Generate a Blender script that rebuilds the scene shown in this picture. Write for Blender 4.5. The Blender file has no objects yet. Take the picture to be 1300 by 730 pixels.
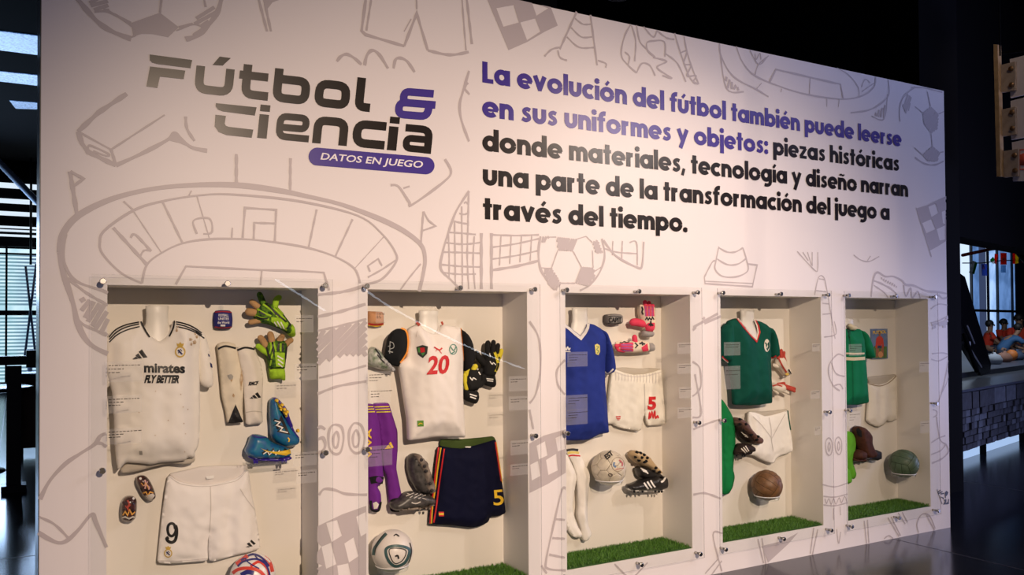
import bpy, math, random
import numpy as np
from mathutils import Vector, Matrix
from mathutils.geometry import delaunay_2d_cdt
random.seed(7)
SC = bpy.context.scene
COL = SC.collection
PI = math.pi
# ------------------------------------------------------------------ camera
F_PX, CX, CY, CZ, YAW, PITCH, ROLL, PX0, PY0 = 1084.4006, -0.3676, -4.3206, 1.6806, 0.5150, 0.0185, -0.0055, 633.39, 393.27
fw = np.array([math.sin(YAW)*math.cos(PITCH), math.cos(YAW)*math.cos(PITCH), math.sin(PITCH)])
_r = np.array([math.cos(YAW), -math.sin(YAW), 0.]); _u = np.cross(_r, fw)
rt = _r*math.cos(ROLL)+_u*math.sin(ROLL); up = -_r*math.sin(ROLL)+_u*math.cos(ROLL)
C0 = np.array([CX, CY, CZ])
cd = bpy.data.cameras.new('camera'); cam = bpy.data.objects.new('camera', cd); COL.objects.link(cam)
cam.matrix_world = Matrix(((rt[0], up[0], -fw[0], CX), (rt[1], up[1], -fw[1], CY), (rt[2], up[2], -fw[2], CZ), (0, 0, 0, 1)))
cd.sensor_width = 36; cd.lens = F_PX*36/1300; cd.shift_x = (650-PX0)/1300; cd.shift_y = (PY0-365)/1300
cd.clip_start = .05; cd.clip_end = 200
SC.camera = cam
# ------------------------------------------------------------------ world, lights, exposure
w = bpy.data.worlds.new('world'); SC.world = w; w.use_nodes = True
w.node_tree.nodes['Background'].inputs[0].default_value = (.45, .55, .9, 1)
w.node_tree.nodes['Background'].inputs[1].default_value = .05
SC.view_settings.view_transform = 'Standard'; SC.view_settings.look = 'None'
SC.view_settings.exposure = -.17; SC.view_settings.gamma = 1
def spot(name, loc, tgt, power, col, angle, blend=.5, rad=.04):
    l = bpy.data.lights.new(name, 'SPOT'); l.energy = power; l.color = col; l.spot_size = math.radians(angle); l.spot_blend = blend; l.shadow_soft_size = rad
    o = bpy.data.objects.new(name, l); COL.objects.link(o); o.location = loc
    o.rotation_euler = (Vector(tgt)-Vector(loc)).to_track_quat('-Z', 'Y').to_euler(); return o
def area(name, loc, tgt, power, col, sx, sy):
    l = bpy.data.lights.new(name, 'AREA'); l.shape = 'RECTANGLE'; l.size = sx; l.size_y = sy; l.energy = power; l.color = col
    o = bpy.data.objects.new(name, l); COL.objects.link(o); o.location = loc
    o.rotation_euler = (Vector(tgt)-Vector(loc)).to_track_quat('-Z', 'Y').to_euler(); return o
spot('key_light', (1.1, -7.6, 3.98), (2.6, 0, .35), 3000, (1, .75, .565), 61, 1, .05)
spot('sign_fill', (6.6, -1.6, 5.9), (8.3, .45, 3.8), 90, (1, .78, .62), 38, .6, .05)  # unseen spot added to brighten the hanging sign rack
area('daylight_hall_left', (-3, 20.5, 3.4), (-1, 8, 0), 420, (.45, .65, 1), 7, 2)
spot('spot_light_a', (3.9, -2.0, 3.55), (3.1, 0, 1.6), 75, (1, .74, .56), 88, 1, .06)
spot('spot_light_b', (5.6, -3.6, 3.8), (3.3, .2, .5), 290, (1, .85, .78), 72, .9, .05)
area('daylight_right', (9, -3.4, 5.7), (4.8, 0, .4), 110, (.50, .55, 1), 3, 2)
area('daylight_right_low', (12, -2.2, 1.3), (4.8, 0, .6), 190, (.52, .56, 1), 2.5, 2)
area('people_fill', (15.2, 4.3, 4.4), (15.9, 6.4, 1.2), 170, (.75, .85, 1), 2.5, 1)  # unseen area light added above the platform to brighten the seated people
area('daylight_left', (-5.5, -3.5, 1.2), (1.0, 0, .5), 45, (.66, .64, 1), 2.5, 2)

# ------------------------------------------------------------------ helpers: pixels to places
def ray(x, y): return fw+rt*(x-PX0)/F_PX-up*(y-PY0)/F_PX
def P(x, y, Y=0.): d = ray(x, y); return C0+d*(Y-CY)/d[1]
def PXp(x, y, X): d = ray(x, y); return C0+d*(X-CX)/d[0]
def PZ(x, y, z=0.): d = ray(x, y); return C0+d*(z-CZ)/d[2]
def K(k, pts):
    x0, y0, s = k; return [(x0+a/s, y0+b/s) for a, b in pts]
A=(110,340,3.8406); B=(110,530,3.65); C=(440,350,3.842); D=(440,500,3.173); E=(690,350,3.843); Fk=(690,530,3.648); G=(890,350,2.03); H=(1050,350,2.03)
A2=(130,375,6.6375); A3=(130,485,6.08); A4=(260,365,6.633); A5=(260,425,4.173); A6=(135,590,5.214); C2=(460,380,5.215); D2=(460,500,3.17); D3=(530,540,5.215)
E2=(715,370,7.3); E3=(715,460,6.636); F2=(715,560,5.214); G2=(910,380,6.08); G3=(910,500,5.218); H2=(1070,380,6.08); H3=(1070,500,4.564)
T1=(0,0,3.842); T2=(300,0,3.842); T3=(600,0,3.842); T4=(900,0,3.175); T5=(50,180,3.842); T6=(350,180,3.842); T7=(600,180,3.842); T8=(900,200,3.842)
Rr=(1100,470,2.808); L3=(0,480,2.92); L2=(0,230,2.92)

# ------------------------------------------------------------------ materials
MATS = {}
def mat(name, col, rough=.6, metal=0, bump=0, bscale=60, noise=0, nscale=8, emis=None, estr=0, spec=.5, coat=0, sheen=0, col2=None):
    if name in MATS: return MATS[name]
    m = bpy.data.materials.new(name); m.use_nodes = True; nt = m.node_tree; b = nt.nodes['Principled BSDF']
    b.inputs['Base Color'].default_value = (*col, 1); b.inputs['Roughness'].default_value = rough; b.inputs['Metallic'].default_value = metal
    b.inputs['Specular IOR Level'].default_value = spec; b.inputs['Coat Weight'].default_value = coat; b.inputs['Sheen Weight'].default_value = sheen
    if emis: b.inputs['Emission Color'].default_value = (*emis, 1); b.inputs['Emission Strength'].default_value = estr
    tc = nt.nodes.new('ShaderNodeTexCoord')
    if noise or col2:
        n = nt.nodes.new('ShaderNodeTexNoise'); n.inputs['Scale'].default_value = nscale; n.inputs['Detail'].default_value = 5
        nt.links.new(tc.outputs['Object'], n.inputs['Vector'])
        r = nt.nodes.new('ShaderNodeValToRGB'); r.color_ramp.elements[0].position = .35; r.color_ramp.elements[1].position = .65
        c2 = col2 or tuple(c*(1-noise) for c in col)
        r.color_ramp.elements[0].color = (*c2, 1); r.color_ramp.elements[1].color = (*col, 1)
        nt.links.new(n.outputs['Fac'], r.inputs['Fac']); nt.links.new(r.outputs['Color'], b.inputs['Base Color'])
    if bump:
        n2 = nt.nodes.new('ShaderNodeTexNoise'); n2.inputs['Scale'].default_value = bscale; n2.inputs['Detail'].default_value = 3
        nt.links.new(tc.outputs['Object'], n2.inputs['Vector'])
        bp = nt.nodes.new('ShaderNodeBump'); bp.inputs['Strength'].default_value = bump; bp.inputs['Distance'].default_value = .004
        nt.links.new(n2.outputs['Fac'], bp.inputs['Height']); nt.links.new(bp.outputs['Normal'], b.inputs['Normal'])
    MATS[name] = m; return m
def glassy(name, tint, rough, ior, milk=0, milkcol=(.9, .9, .9)):
    if name in MATS: return MATS[name]
    m = bpy.data.materials.new(name); m.use_nodes = True; nt = m.node_tree; nt.nodes.clear()
    out = nt.nodes.new('ShaderNodeOutputMaterial'); t = nt.nodes.new('ShaderNodeBsdfTransparent'); t.inputs[0].default_value = (*tint, 1)
    g = nt.nodes.new('ShaderNodeBsdfGlossy'); g.inputs['Roughness'].default_value = rough
    f = nt.nodes.new('ShaderNodeFresnel'); f.inputs['IOR'].default_value = ior
    mx = nt.nodes.new('ShaderNodeMixShader'); ge = nt.nodes.new('ShaderNodeNewGeometry')
    ff = nt.nodes.new('ShaderNodeMath'); ff.operation = 'SUBTRACT'; ff.use_clamp = True
    nt.links.new(f.outputs[0], ff.inputs[0]); nt.links.new(ge.outputs['Backfacing'], ff.inputs[1]); nt.links.new(ff.outputs[0], mx.inputs[0])
    src = t
    if milk:
        d = nt.nodes.new('ShaderNodeBsdfDiffuse'); d.inputs[0].default_value = (*milkcol, 1)
        m2 = nt.nodes.new('ShaderNodeMixShader'); m2.inputs[0].default_value = milk
        nt.links.new(t.outputs[0], m2.inputs[1]); nt.links.new(d.outputs[0], m2.inputs[2]); src = m2
    nt.links.new(src.outputs[0], mx.inputs[1]); nt.links.new(g.outputs[0], mx.inputs[2]); nt.links.new(mx.outputs[0], out.inputs[0])
    MATS[name] = m; return m
WALLC = (.80, .76, .76)
M_wall = mat('printed_white_panel', WALLC, .42, spec=.45, noise=.02, nscale=1.2)
M_doodle = mat('grey_print', (.50, .45, .46), .42, spec=.45)
M_ink = mat('black_vinyl', (.010, .006, .005), .30, spec=.38)
M_inkblue = mat('indigo_vinyl', (.055, .032, .28), .31, spec=.42)
M_white = mat('white_vinyl', (.85, .82, .84), .4)
M_dark = mat('black_paint', (.003, .003, .004), .9, spec=.08)
M_niche = mat('niche_white_paint', (.80, .755, .69), .6, noise=.03, nscale=3)
M_chrome = mat('brushed_steel', (.55, .53, .5), .25, metal=1)
M_pane = glassy('acrylic_sheet', (.975, .98, .975), .0, 1.33)
M_edge = glassy('acrylic_edge', (.62, .6, .64), .2, 1.4, .25, (.5, .48, .52))
M_label = glassy('clear_label_film', (.985, .985, .985), .3, 1.12, .065, (.9, .9, .9))
M_micro = glassy('label_text_ink', (.62, .6, .58), .5, 1.1, .25, (.12, .11, .1))
M_holder = glassy('clear_acrylic_holder', (.96, .97, .97), .03, 1.4, .05)

# ------------------------------------------------------------------ objects
def tag(o, label, cat, group=None, kind=None):
    if label: o['label'] = label
    if cat: o['category'] = cat
    if group: o['group'] = group
    if kind: o['kind'] = kind
    return o
def thing(name, loc, label, cat, group=None):
    o = bpy.data.objects.new(name, None); COL.objects.link(o); o.location = Vector([float(v) for v in loc]); o.empty_display_size = .05
    return tag(o, label, cat, group)
def root_loc(o):
    l = Vector((0, 0, 0))
    while o is not None: l += o.location; o = o.parent
    return l
def mesh(name, verts, faces, m, parent=None, smooth=False, loc=None, mats=None, mi=None):
    me = bpy.data.meshes.new(name)
    V = np.array([[float(a) for a in v] for v in verts], dtype=float).reshape(-1, 3)
    base = root_loc(parent) if parent else Vector(loc if loc is not None else (0, 0, 0))
    V = V-np.array(base)
    own = Vector((0, 0, 0))
    if parent is not None:
        c = (V.min(0)+V.max(0))/2; own = Vector(c); V = V-c
    me.from_pydata(V.tolist(), [], [tuple(int(i) for i in f) for f in faces]); me.update()
    for mm in (mats or [m]): me.materials.append(mm)
    if mi is not None: me.polygons.foreach_set('material_index', mi)
    if smooth: me.polygons.foreach_set('use_smooth', [True]*len(me.polygons))
    o = bpy.data.objects.new(name, me); COL.objects.link(o)
    if parent is not None: o.parent = parent; o.location = own
    else: o.location = base
    return o
BF = [(0, 3, 2, 1), (4, 5, 6, 7), (0, 1, 5, 4), (1, 2, 6, 5), (2, 3, 7, 6), (3, 0, 4, 7)]
def boxv(x0, x1, y0, y1, z0, z1): return [(x0,y0,z0),(x1,y0,z0),(x1,y1,z0),(x0,y1,z0),(x0,y0,z1),(x1,y0,z1),(x1,y1,z1),(x0,y1,z1)]
def join(parts):
    V = []; Fc = []
    for v, f in parts:
        n = len(V); V += [tuple(a) for a in v]; Fc += [tuple(i+n for i in q) for q in f]
    return V, Fc
def box(name, x0, x1, y0, y1, z0, z1, m, parent=None, loc=None, **kw):
    return mesh(name, boxv(x0, x1, y0, y1, z0, z1), BF, m, parent, loc=loc, **kw)
def tubev(pts, rad, n=8, cap=True, flat=1.0):
    pts = [np.array(p, float) for p in pts]; k = len(pts)
    rad = list(rad) if hasattr(rad, '__len__') else [rad]*k
    if cap:   # rounded ends
        d0 = pts[0]-pts[1]; d0 /= np.linalg.norm(d0)+1e-9; d1 = pts[-1]-pts[-2]; d1 /= np.linalg.norm(d1)+1e-9
        pre = [(pts[0]+d0*rad[0]*s, rad[0]*c) for s, c in ((.98, .12), (.75, .62), (.4, .9))]
        post = [(pts[-1]+d1*rad[-1]*s, rad[-1]*c) for s, c in ((.4, .9), (.75, .62), (.98, .12))]
        rr = [r for _, r in pre]+rad+[r for _, r in post]; pts = [p for p, _ in pre]+pts+[p for p, _ in post]; rad = rr; k = len(pts)
    V = []; a0 = None
    for i in range(k):
        t = pts[min(i+1, k-1)]-pts[max(i-1, 0)]; t /= np.linalg.norm(t)+1e-9
        if a0 is None:
            a0 = np.cross(t, (0, 1, 0));
            if np.linalg.norm(a0) < .1: a0 = np.cross(t, (0, 0, 1))
        a = a0-t*np.dot(a0, t); a /= np.linalg.norm(a)+1e-9; a0 = a; b = np.cross(t, a)
        for j in range(n):
            q = 2*PI*j/n; V.append(pts[i]+rad[i]*(math.cos(q)*a+flat*math.sin(q)*b))
    Fc = [(i*n+j, i*n+(j+1) % n, (i+1)*n+(j+1) % n, (i+1)*n+j) for i in range(k-1) for j in range(n)]
    Fc += [tuple(range(n-1, -1, -1)), tuple((k-1)*n+j for j in range(n))]
    return V, Fc
def tube(name, pts, rad, m, parent=None, n=8, cap=True, loc=None, flat=1.0):
    v, f = tubev(pts, rad, n, cap, flat); return mesh(name, v, f, m, parent, True, loc)
def lathev(c, prof, n=24, sy=1.):
    V = []; k = len(prof)
    for r, z in prof:
        for j in range(n): q = 2*PI*j/n; V.append((c[0]+r*math.cos(q), c[1]+sy*r*math.sin(q), c[2]+z))
    Fc = [(i*n+j, i*n+(j+1) % n, (i+1)*n+(j+1) % n, (i+1)*n+j) for i in range(k-1) for j in range(n)]
    return V, Fc+[tuple(range(n-1, -1, -1)), tuple((k-1)*n+j for j in range(n))]
# ---- 2D tools
def cat(pts, n=6, closed=False):
    p = [np.array(q, float) for q in pts]
    if len(p) < 3: return p
    out = []; m = len(p); seg = m if closed else m-1
    for i in range(seg):
        if closed: a, b, c, d = p[(i-1) % m], p[i], p[(i+1) % m], p[(i+2) % m]
        else: a, b, c, d = p[max(i-1, 0)], p[i], p[i+1], p[min(i+2, m-1)]
        for j in range(n):
            t = j/n; out.append(.5*((2*b)+(-a+c)*t+(2*a-5*b+4*c-d)*t*t+(-a+3*b-3*c+d)*t**3))
    if not closed: out.append(p[-1])
    return out
def dens(pts, step, closed=False):
    p = [np.array(q, float) for q in pts]; out = []
    n = len(p) if closed else len(p)-1
    for i in range(n):
        a, b = p[i], p[(i+1) % len(p)]; k = max(1, int(math.ceil(np.linalg.norm(b-a)/step)))
        out += [a+(b-a)*j/k for j in range(k)]
    if not closed: out.append(p[-1])
    return out
def strip(pts, wd, closed=False):
    p = [np.array(q, float) for q in pts]; q = [p[0]]
    for a in p[1:]:
        if np.linalg.norm(a-q[-1]) > 1e-6: q.append(a)
    p = q
    if closed and np.linalg.norm(p[0]-p[-1]) < 1e-6: p.pop()
    n = len(p); wd = wd if hasattr(wd, '__len__') else [wd]*n
    V = []
    for i in range(n):
        if closed: a, b = p[i-1], p[(i+1) % n]
        else: a, b = p[max(i-1, 0)], p[min(i+1, n-1)]
        d1 = p[i]-a; d2 = b-p[i]
        if not np.any(d1): d1 = d2
        if not np.any(d2): d2 = d1
        d1 = d1/(np.linalg.norm(d1)+1e-12); d2 = d2/(np.linalg.norm(d2)+1e-12)
        n1 = np.array([-d1[1], d1[0]]); n2 = np.array([-d2[1], d2[0]]); nm = n1+n2; L = np.linalg.norm(nm)
        if L < .3: nm = n1; sc = 1
        else: nm = nm/L; sc = min(1/max(np.dot(nm, n1), .35), 2.2)
        h = wd[min(i, len(wd)-1)]/2*sc
        V += [p[i]+nm*h, p[i]-nm*h]
    Fc = [(2*i, 2*i+1, 2*i+3, 2*i+2) for i in range(n-1)]
    if closed: Fc.append((2*n-2, 2*n-1, 1, 0))
    return V, Fc
def inpoly(pts, poly):
    pts = np.asarray(pts); poly = np.asarray(poly); x, y = pts[:, 0], pts[:, 1]; ins = np.zeros(len(pts), bool)
    n = len(poly)
    for i in range(n):
        x1, y1 = poly[i]; x2, y2 = poly[(i+1) % n]
        c = ((y1 > y) != (y2 > y)); ins ^= c & (x < (x2-x1)*(y-y1)/((y2-y1) if y2 != y1 else 1e-12)+x1)
    return ins
def pdist(pts, poly):
    pts = np.asarray(pts); A_ = np.asarray(poly); B_ = np.roll(A_, -1, 0); d = np.full(len(pts), 1e9)
    for a, b in zip(A_, B_):
        ab = b-a; t = np.clip(((pts-a)@ab)/(ab@ab+1e-12), 0, 1); q = pts-(a+t[:, None]*ab); d = np.minimum(d, np.hypot(q[:, 0], q[:, 1]))
    return d
def fill(poly, step, holes=()):
    """triangulate a polygon (with holes) with inner points; returns V2,F"""
    poly = dens(poly, step, True); loops = [poly]+[dens(h, step, True) for h in holes]
    pts = []; edges = []
    for lp in loops:
        n0 = len(pts); pts += [tuple(p) for p in lp]; edges += [(n0+i, n0+(i+1) % len(lp)) for i in range(len(lp))]
    a = np.array(poly); mn, mxx = a.min(0), a.max(0)
    gx = np.arange(mn[0]+step/2, mxx[0], step); gy = np.arange(mn[1]+step/2, mxx[1], step)
    if len(gx) and len(gy):
        g = np.array([(x+(step/2 if j % 2 else 0), y) for j, y in enumerate(gy) for x in gx])
        ok = inpoly(g, poly); g = g[ok]
        if len(g):
            g = g[pdist(g, poly) > step*.45]
        for h in loops[1:]:
            if len(g): g = g[(~inpoly(g, h)) & (pdist(g, h) > step*.45)]
        pts += [tuple(p) for p in g]
    vv, _, ff, *_r2 = delaunay_2d_cdt([Vector(p) for p in pts], edges, [], 0, 1e-7)
    V = np.array([(v.x, v.y) for v in vv]); Fc = [tuple(f) for f in ff]
    cen = np.array([V[list(f)].mean(0) for f in Fc]); ok = inpoly(cen, poly)
    for h in loops[1:]: ok &= ~inpoly(cen, h)
    return V, [f for f, k in zip(Fc, ok) if k]
# ---- flat print on the wall face
NW, GAP, D_N, ZT, ZB, HW = 1.0, .2703, .2965, 1.8796, .1973, 3.609
XL, XR = -.2725, 4*(NW+GAP)+NW+.2544
OPEN = [(k*(NW+GAP), k*(NW+GAP)+NW) for k in range(5)]
off = [0]
def on_wall(c, pad=0):
    x, z = c
    if not (XL < x < XR and 0.004 < z < HW): return False
    if ZB < z < ZT:
        for a, b in OPEN:
            if a < x < b: return False
    return True
def to_wall(pts): return [(lambda q: np.array((q[0], q[2])))(P(x, y)) for x, y in pts]
def wallprint(name, shapes, m, parent, keep=lambda c: True, label=None):
    """shapes: list of (V2,F) in wall metres"""
    V = []; Fc = []
    off[0] += 1; yy = -.0012-.00002*off[0]
    for v, f in shapes:
        v = np.asarray(v); n = len(V)
        for q in f:
            if keep(v[list(q)].mean(0)): Fc.append(tuple(i+n for i in q))
        sq = all(len(q) == 4 for q in f); V += [(a[0], yy-(3e-6*i if sq else 0), a[1]) for i, a in enumerate(v)]; yy -= .00003
    used = sorted({i for f in Fc for i in f}); mp = {u: i for i, u in enumerate(used)}
    if not used: return None
    o = mesh(name, [V[i] for i in used], [tuple(mp[i] for i in f) for f in Fc], m, parent)
    if label: o['label'] = label
    return o
def W(k, pts, wd=.014, closed=False, sm=True):
    q = to_wall(K(k, pts) if k else pts)
    if sm and len(q) > 2: q = cat(q, 6, closed)
    q = dens(q, .02, closed)
    n = len(q); ww = [wd*1.22*(.75+.35*math.sin(3*i/n*PI+wd*900)**2) for i in range(n)]
    return strip(q, ww, closed)
def WF(k, poly, holes=()): return fill(to_wall(K(k, poly) if k else poly), .03, [to_wall(K(k, h) if k else h) for h in holes])
def scribble(k, poly, ang=1.1, gap=.020, wd=.017):
    q = np.array(to_wall(K(k, poly) if k else poly)); c, s = math.cos(ang), math.sin(ang); R = np.array([[c, -s], [s, c]]); r = q@R
    out = []; y = r[:, 1].min()+gap/2; i = 0
    while y < r[:, 1].max():
        xs = []
        for a, b in zip(r, np.roll(r, -1, 0)):
            if (a[1] > y) != (b[1] > y): xs.append(a[0]+(b[0]-a[0])*(y-a[1])/(b[1]-a[1]))
        xs.sort()
        for a, b in zip(xs[::2], xs[1::2]):
            if b-a > .01:
                e = random.uniform(-.3, .3)*gap
                out.append(strip([np.array(p)@R.T for p in dens([(a, y-e), (b, y+e)], .02)], wd))
        y += gap; i += 1
    return out
# ---- things that bulge out from the back wall
class Host:
    def __init__(s, Yc, h, bb=None, mx=.16):
        s.Y = Yc; s.h = h; s.mx = mx; s.g = None
        if bb is not None:      # height grid for quick lookups
            x0, z0, x1, z1 = bb; s.st = .006; s.o = (x0-.012, z0-.012); nx = int((x1-x0+.024)/s.st)+2; nz = int((z1-z0+.024)/s.st)+2
            gx, gz = np.meshgrid(s.o[0]+np.arange(nx)*s.st, s.o[1]+np.arange(nz)*s.st, indexing='ij')
            s.g = h(np.stack([gx.ravel(), gz.ravel()], 1)).reshape(nx, nz); s.mx = float(s.g.max())+.004
    def y(s, pts):
        pts = np.asarray(pts, float)
        if s.g is None: return s.Y-s.h(pts)
        u = np.clip((pts-np.array(s.o))/s.st, 0, np.array(s.g.shape)-1.001); i = u.astype(int); f = u-i; a, b = i[:, 0], i[:, 1]; fx, fz = f[:, 0], f[:, 1]
        return s.Y-((1-fx)*(1-fz)*s.g[a, b]+fx*(1-fz)*s.g[a+1, b]+(1-fx)*fz*s.g[a, b+1]+fx*fz*s.g[a+1, b+1])
def D_(px, host, lift=.002):
    px = np.asarray(px, float).reshape(-1, 2); Y = np.full(len(px), host.Y)
    d = fw[None]+rt[None]*((px[:, 0]-PX0)/F_PX)[:, None]-up[None]*((px[:, 1]-PY0)/F_PX)[:, None]
    def g(Yv):
        p = C0+d*((Yv-CY)/d[:, 1])[:, None]; return Yv-host.y(p[:, [0, 2]])
    lo = np.full(len(px), host.Y-host.mx); hi = np.full(len(px), host.Y); done = np.zeros(len(px), bool); N = 14
    for k in range(1, N+1):
        Yv = np.full(len(px), host.Y-host.mx*(1-k/N)); v = g(Yv) >= 0; new = v & ~done
        hi[new] = Yv[new]; lo[new] = Yv[new]-host.mx/N; done |= v
    for _ in range(8):
        m_ = (lo+hi)/2; v = g(m_) >= 0; hi = np.where(v, m_, hi); lo = np.where(v, lo, m_)
    Y = np.where(done, hi, host.Y)
    p = C0+d*((Y-lift-CY)/d[:, 1])[:, None]; return p
from mathutils import noise as MN
def cloth(amp=.006, k=40, ph=0., dz=3., top=None):
    def f(p):
        x, z = p[:, 0], p[:, 1]
        nz = np.array([MN.noise((a*14+ph*7, b*3.2, ph*3)) for a, b in p])
        n2 = np.array([MN.noise((a*22+b*14, b*20-a*8, ph*5+9)) for a, b in p])
        return amp*(2.6*nz+.9*n2+.35*np.sin(k*x+2.4*np.sin(dz*z+ph)+ph))
    return f
def puff(name, px, m, parent, Yc, t, R, bk=.02, folds=None, step=.012, smooth=True, loc=None, power=.5, rnd=1):
    q = [(a[0], a[2]) for a in (P(x, y, Yc) for x, y in px)]
    for _ in range(rnd):
        n = len(q); q = [np.array(p) for p in q]; qq = []
        for i in range(n): a, b = q[i], q[(i+1) % n]; L_ = np.linalg.norm(b-a)+1e-9; c_ = min(.25, .009/L_); qq += [a+(b-a)*c_, b-(b-a)*c_]
        q = qq
    q = np.array(q); kx = q[:, 0].mean()
    for a_, b_c in OPEN:
        if a_-.1 < kx < b_c+.1: q[:, 0] = np.clip(q[:, 0], a_+.012, b_c-.012)
    q = [p for i, p in enumerate(q) if np.linalg.norm(p-q[i-1]) > 1e-5]
    poly = np.array(dens(q, step*1.3, True))
    def h(p):
        d = pdist(p, poly); ins = inpoly(p, poly) | (d < 1e-5); s = np.clip(d/R, 0, 1); g = (1-(1-s)**2)**power
        if folds:
            Rs = min(R, .022); sm_ = (1-(1-np.clip(d/Rs, 0, 1))**2)**.5; g = .22*sm_+.78*(1-np.exp(-(d/(R*1.1))**2))
        out = t*g
        if folds: out = np.maximum(out+folds(p)*np.clip(d/.02, .25, 1), 0.001)
        return np.where(ins, out, 0)
    V2, Fc = fill(poly, step); H_ = Host(Yc, h, (V2[:, 0].min(), V2[:, 1].min(), V2[:, 0].max(), V2[:, 1].max())); y = Yc-h(V2)
    n = len(V2); V = [(a[0], yy, a[1]) for a, yy in zip(V2, y)]+[(a[0], Yc+bk, a[1]) for a in V2]
    fr = []
    for f in Fc:
        a, b, c = V2[f[0]], V2[f[1]], V2[f[2]]; s = (b[0]-a[0])*(c[1]-a[1])-(b[1]-a[1])*(c[0]-a[0])
        fr.append(f if s > 0 else f[::-1])
    cnt = {}
    for f in fr:
        for i in range(len(f)): cnt[(f[i], f[(i+1) % len(f)])] = 1
    Fa = list(fr)+[tuple(i+n for i in f[::-1]) for f in fr]
    Fa += [(b, a, a+n, b+n) for (a, b) in cnt if (b, a) not in cnt]
    o = mesh(name, V, Fa, m, parent, smooth, loc)
    H_.obj = o; return H_
def prt(name, host, m, parent, lines=(), fills=(), label=None, lift=.0025, stepf=2.5):
    """flat print lying on the surface of a host; lines = (pixels, width px[, closed[, smooth]]); fills = pixels or (pixels, holes)"""
    V = []; Fc = []
    cnt = [0]
    def add(v, f):
        n = len(V); cnt[0] += 1; V.extend(D_(v, host, lift+cnt[0]*.00008).tolist()); Fc.extend([tuple(i+n for i in q) for q in f])
    for l in lines:
        pts, wd = l[0], l[1]; cl = len(l) > 2 and l[2]; sm = not (len(l) > 3 and not l[3])
        q = cat(pts, 5, cl) if sm and len(pts) > 2 else pts
        add(*strip(dens(q, 2.2, cl), wd, cl))
    for f in fills:
        hs = ()
        if isinstance(f, tuple): f, hs = f
        add(*fill(f, stepf, hs))
    o = mesh(name, V, Fc, m, parent)
    if label: o['label'] = label
    return o
def textgeo(s, bold=.0, shear=0):
    cu = bpy.data.curves.new('t', 'FONT'); cu.body = s; cu.offset = bold; cu.shear = shear; cu.resolution_u = 3
    o = bpy.data.objects.new('t', cu); COL.objects.link(o); dg = bpy.context.evaluated_depsgraph_get(); dg.update()
    me = bpy.data.meshes.new_from_object(o.evaluated_get(dg)); V = np.array([v.co[:2] for v in me.vertices]); Fc = [tuple(p.vertices) for p in me.polygons]
    bpy.data.objects.remove(o); bpy.data.curves.remove(cu); bpy.data.meshes.remove(me)
    mn, mx = V.min(0), V.max(0); V = (V-mn)/(mx-mn)
    import bmesh
    bm = bmesh.new(); vs = [bm.verts.new((a*len(s), b, 0)) for a, b in V]
    for f in Fc:
        try: bm.faces.new([vs[i] for i in f])
        except ValueError: pass
    bmesh.ops.remove_doubles(bm, verts=bm.verts, dist=1e-5); bmesh.ops.triangulate(bm, faces=bm.faces)
    for _ in range(3): bmesh.ops.subdivide_edges(bm, edges=[e for e in bm.edges if e.calc_length() > .22], cuts=1); bmesh.ops.triangulate(bm, faces=bm.faces)
    bm.verts.index_update(); V = np.array([(v.co.x/len(s), v.co.y) for v in bm.verts]); Fc = [tuple(v.index for v in f.verts) for f in bm.faces]; bm.free()
    return V, Fc
def ptext(name, s, host, bl, br, tl, m, parent, bold=.02, shear=0, lift=.004, label=None):
    V, Fc = textgeo(s, bold, shear); bl, br, tl = (np.array(a, float) for a in (bl, br, tl))
    V = bl+V[:, :1]*(br-bl)+V[:, 1:]*(tl-bl)
    o = mesh(name, D_(V, host, lift), Fc, m, parent)
    if label: o['label'] = label
    return o
def pin(parent, px, Yc, n=1, r=.006):
    p = P(*px, Yc); tube('mounting_pin', [(p[0], Yc, p[2]), (p[0], D_N-.0005, p[2])], r, M_holder, parent, 6, False)
def ctr(px, Y):
    a = np.array([P(x, y, Y) for x, y in px]); return (a[:, 0].mean(), Y, a[:, 2].min())
def flatpl(Y): return Host(Y, lambda p: np.zeros(len(p)))

# ================================================================== STRUCTURE
M_floor = mat('polished_dark_floor', (.012, .014, .022), .16, noise=.35, nscale=1.5, bump=.02, bscale=3, spec=.6)
fl = mesh('floor', [(-14, -10, 0), (34, -10, 0), (34, 30, 0), (-14, 30, 0)], [(0, 1, 2, 3)], M_floor); tag(fl, None, None, None, 'structure')
M_joint = mat('floor_joint', (.035, .037, .05), .4)
for i, (a, b) in enumerate([((-12, -2.3), (30, -2.3)), ((-12, .9+2), (30, 2.9)), ((5.6, -9), (5.6, 0)), ((8.4, -9), (8.4, 25)), ((11.2, -9), (11.2, 1)), ((-.55, 1), (-.55, 25))]):
    v, f = strip([np.array(a), np.array(b)], .012)
    mesh('floor_joint', [(p[0], p[1], .0008) for p in v], f, M_joint, fl)
M_ceil = mat('black_ceiling', (.003, .003, .004), .9, spec=.05)
ce = box('ceiling', -14, 34, -10, 30, 6.2, 6.3, M_ceil); tag(ce, None, None, None, 'structure')

# exhibition wall: face with five openings, thick body behind
xs = [XL]+[v for o in OPEN for v in o]+[XR]; zs = [0, ZB, ZT, HW]
TH = .6
parts = []
for i in range(len(xs)-1):
    for j in range(3):
        if i % 2 == 1 and j == 1: continue
        parts.append((boxv(xs[i], xs[i+1], 0, D_N+.03, zs[j], zs[j+1]), BF))
v, f = join(parts); wall = mesh('wall_exhibition', v, f, M_wall); tag(wall, None, None, None, 'structure')
box('wall_backing', XL+.002, XR-.002, D_N+.03, TH, 0, HW-.002, M_dark, wall)
box('wall_end_panel', XL-.004, XL-.0005, 0.001, TH, 0, HW, mat('dark_end_panel', (.02, .02, .025), .3), wall)

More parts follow.
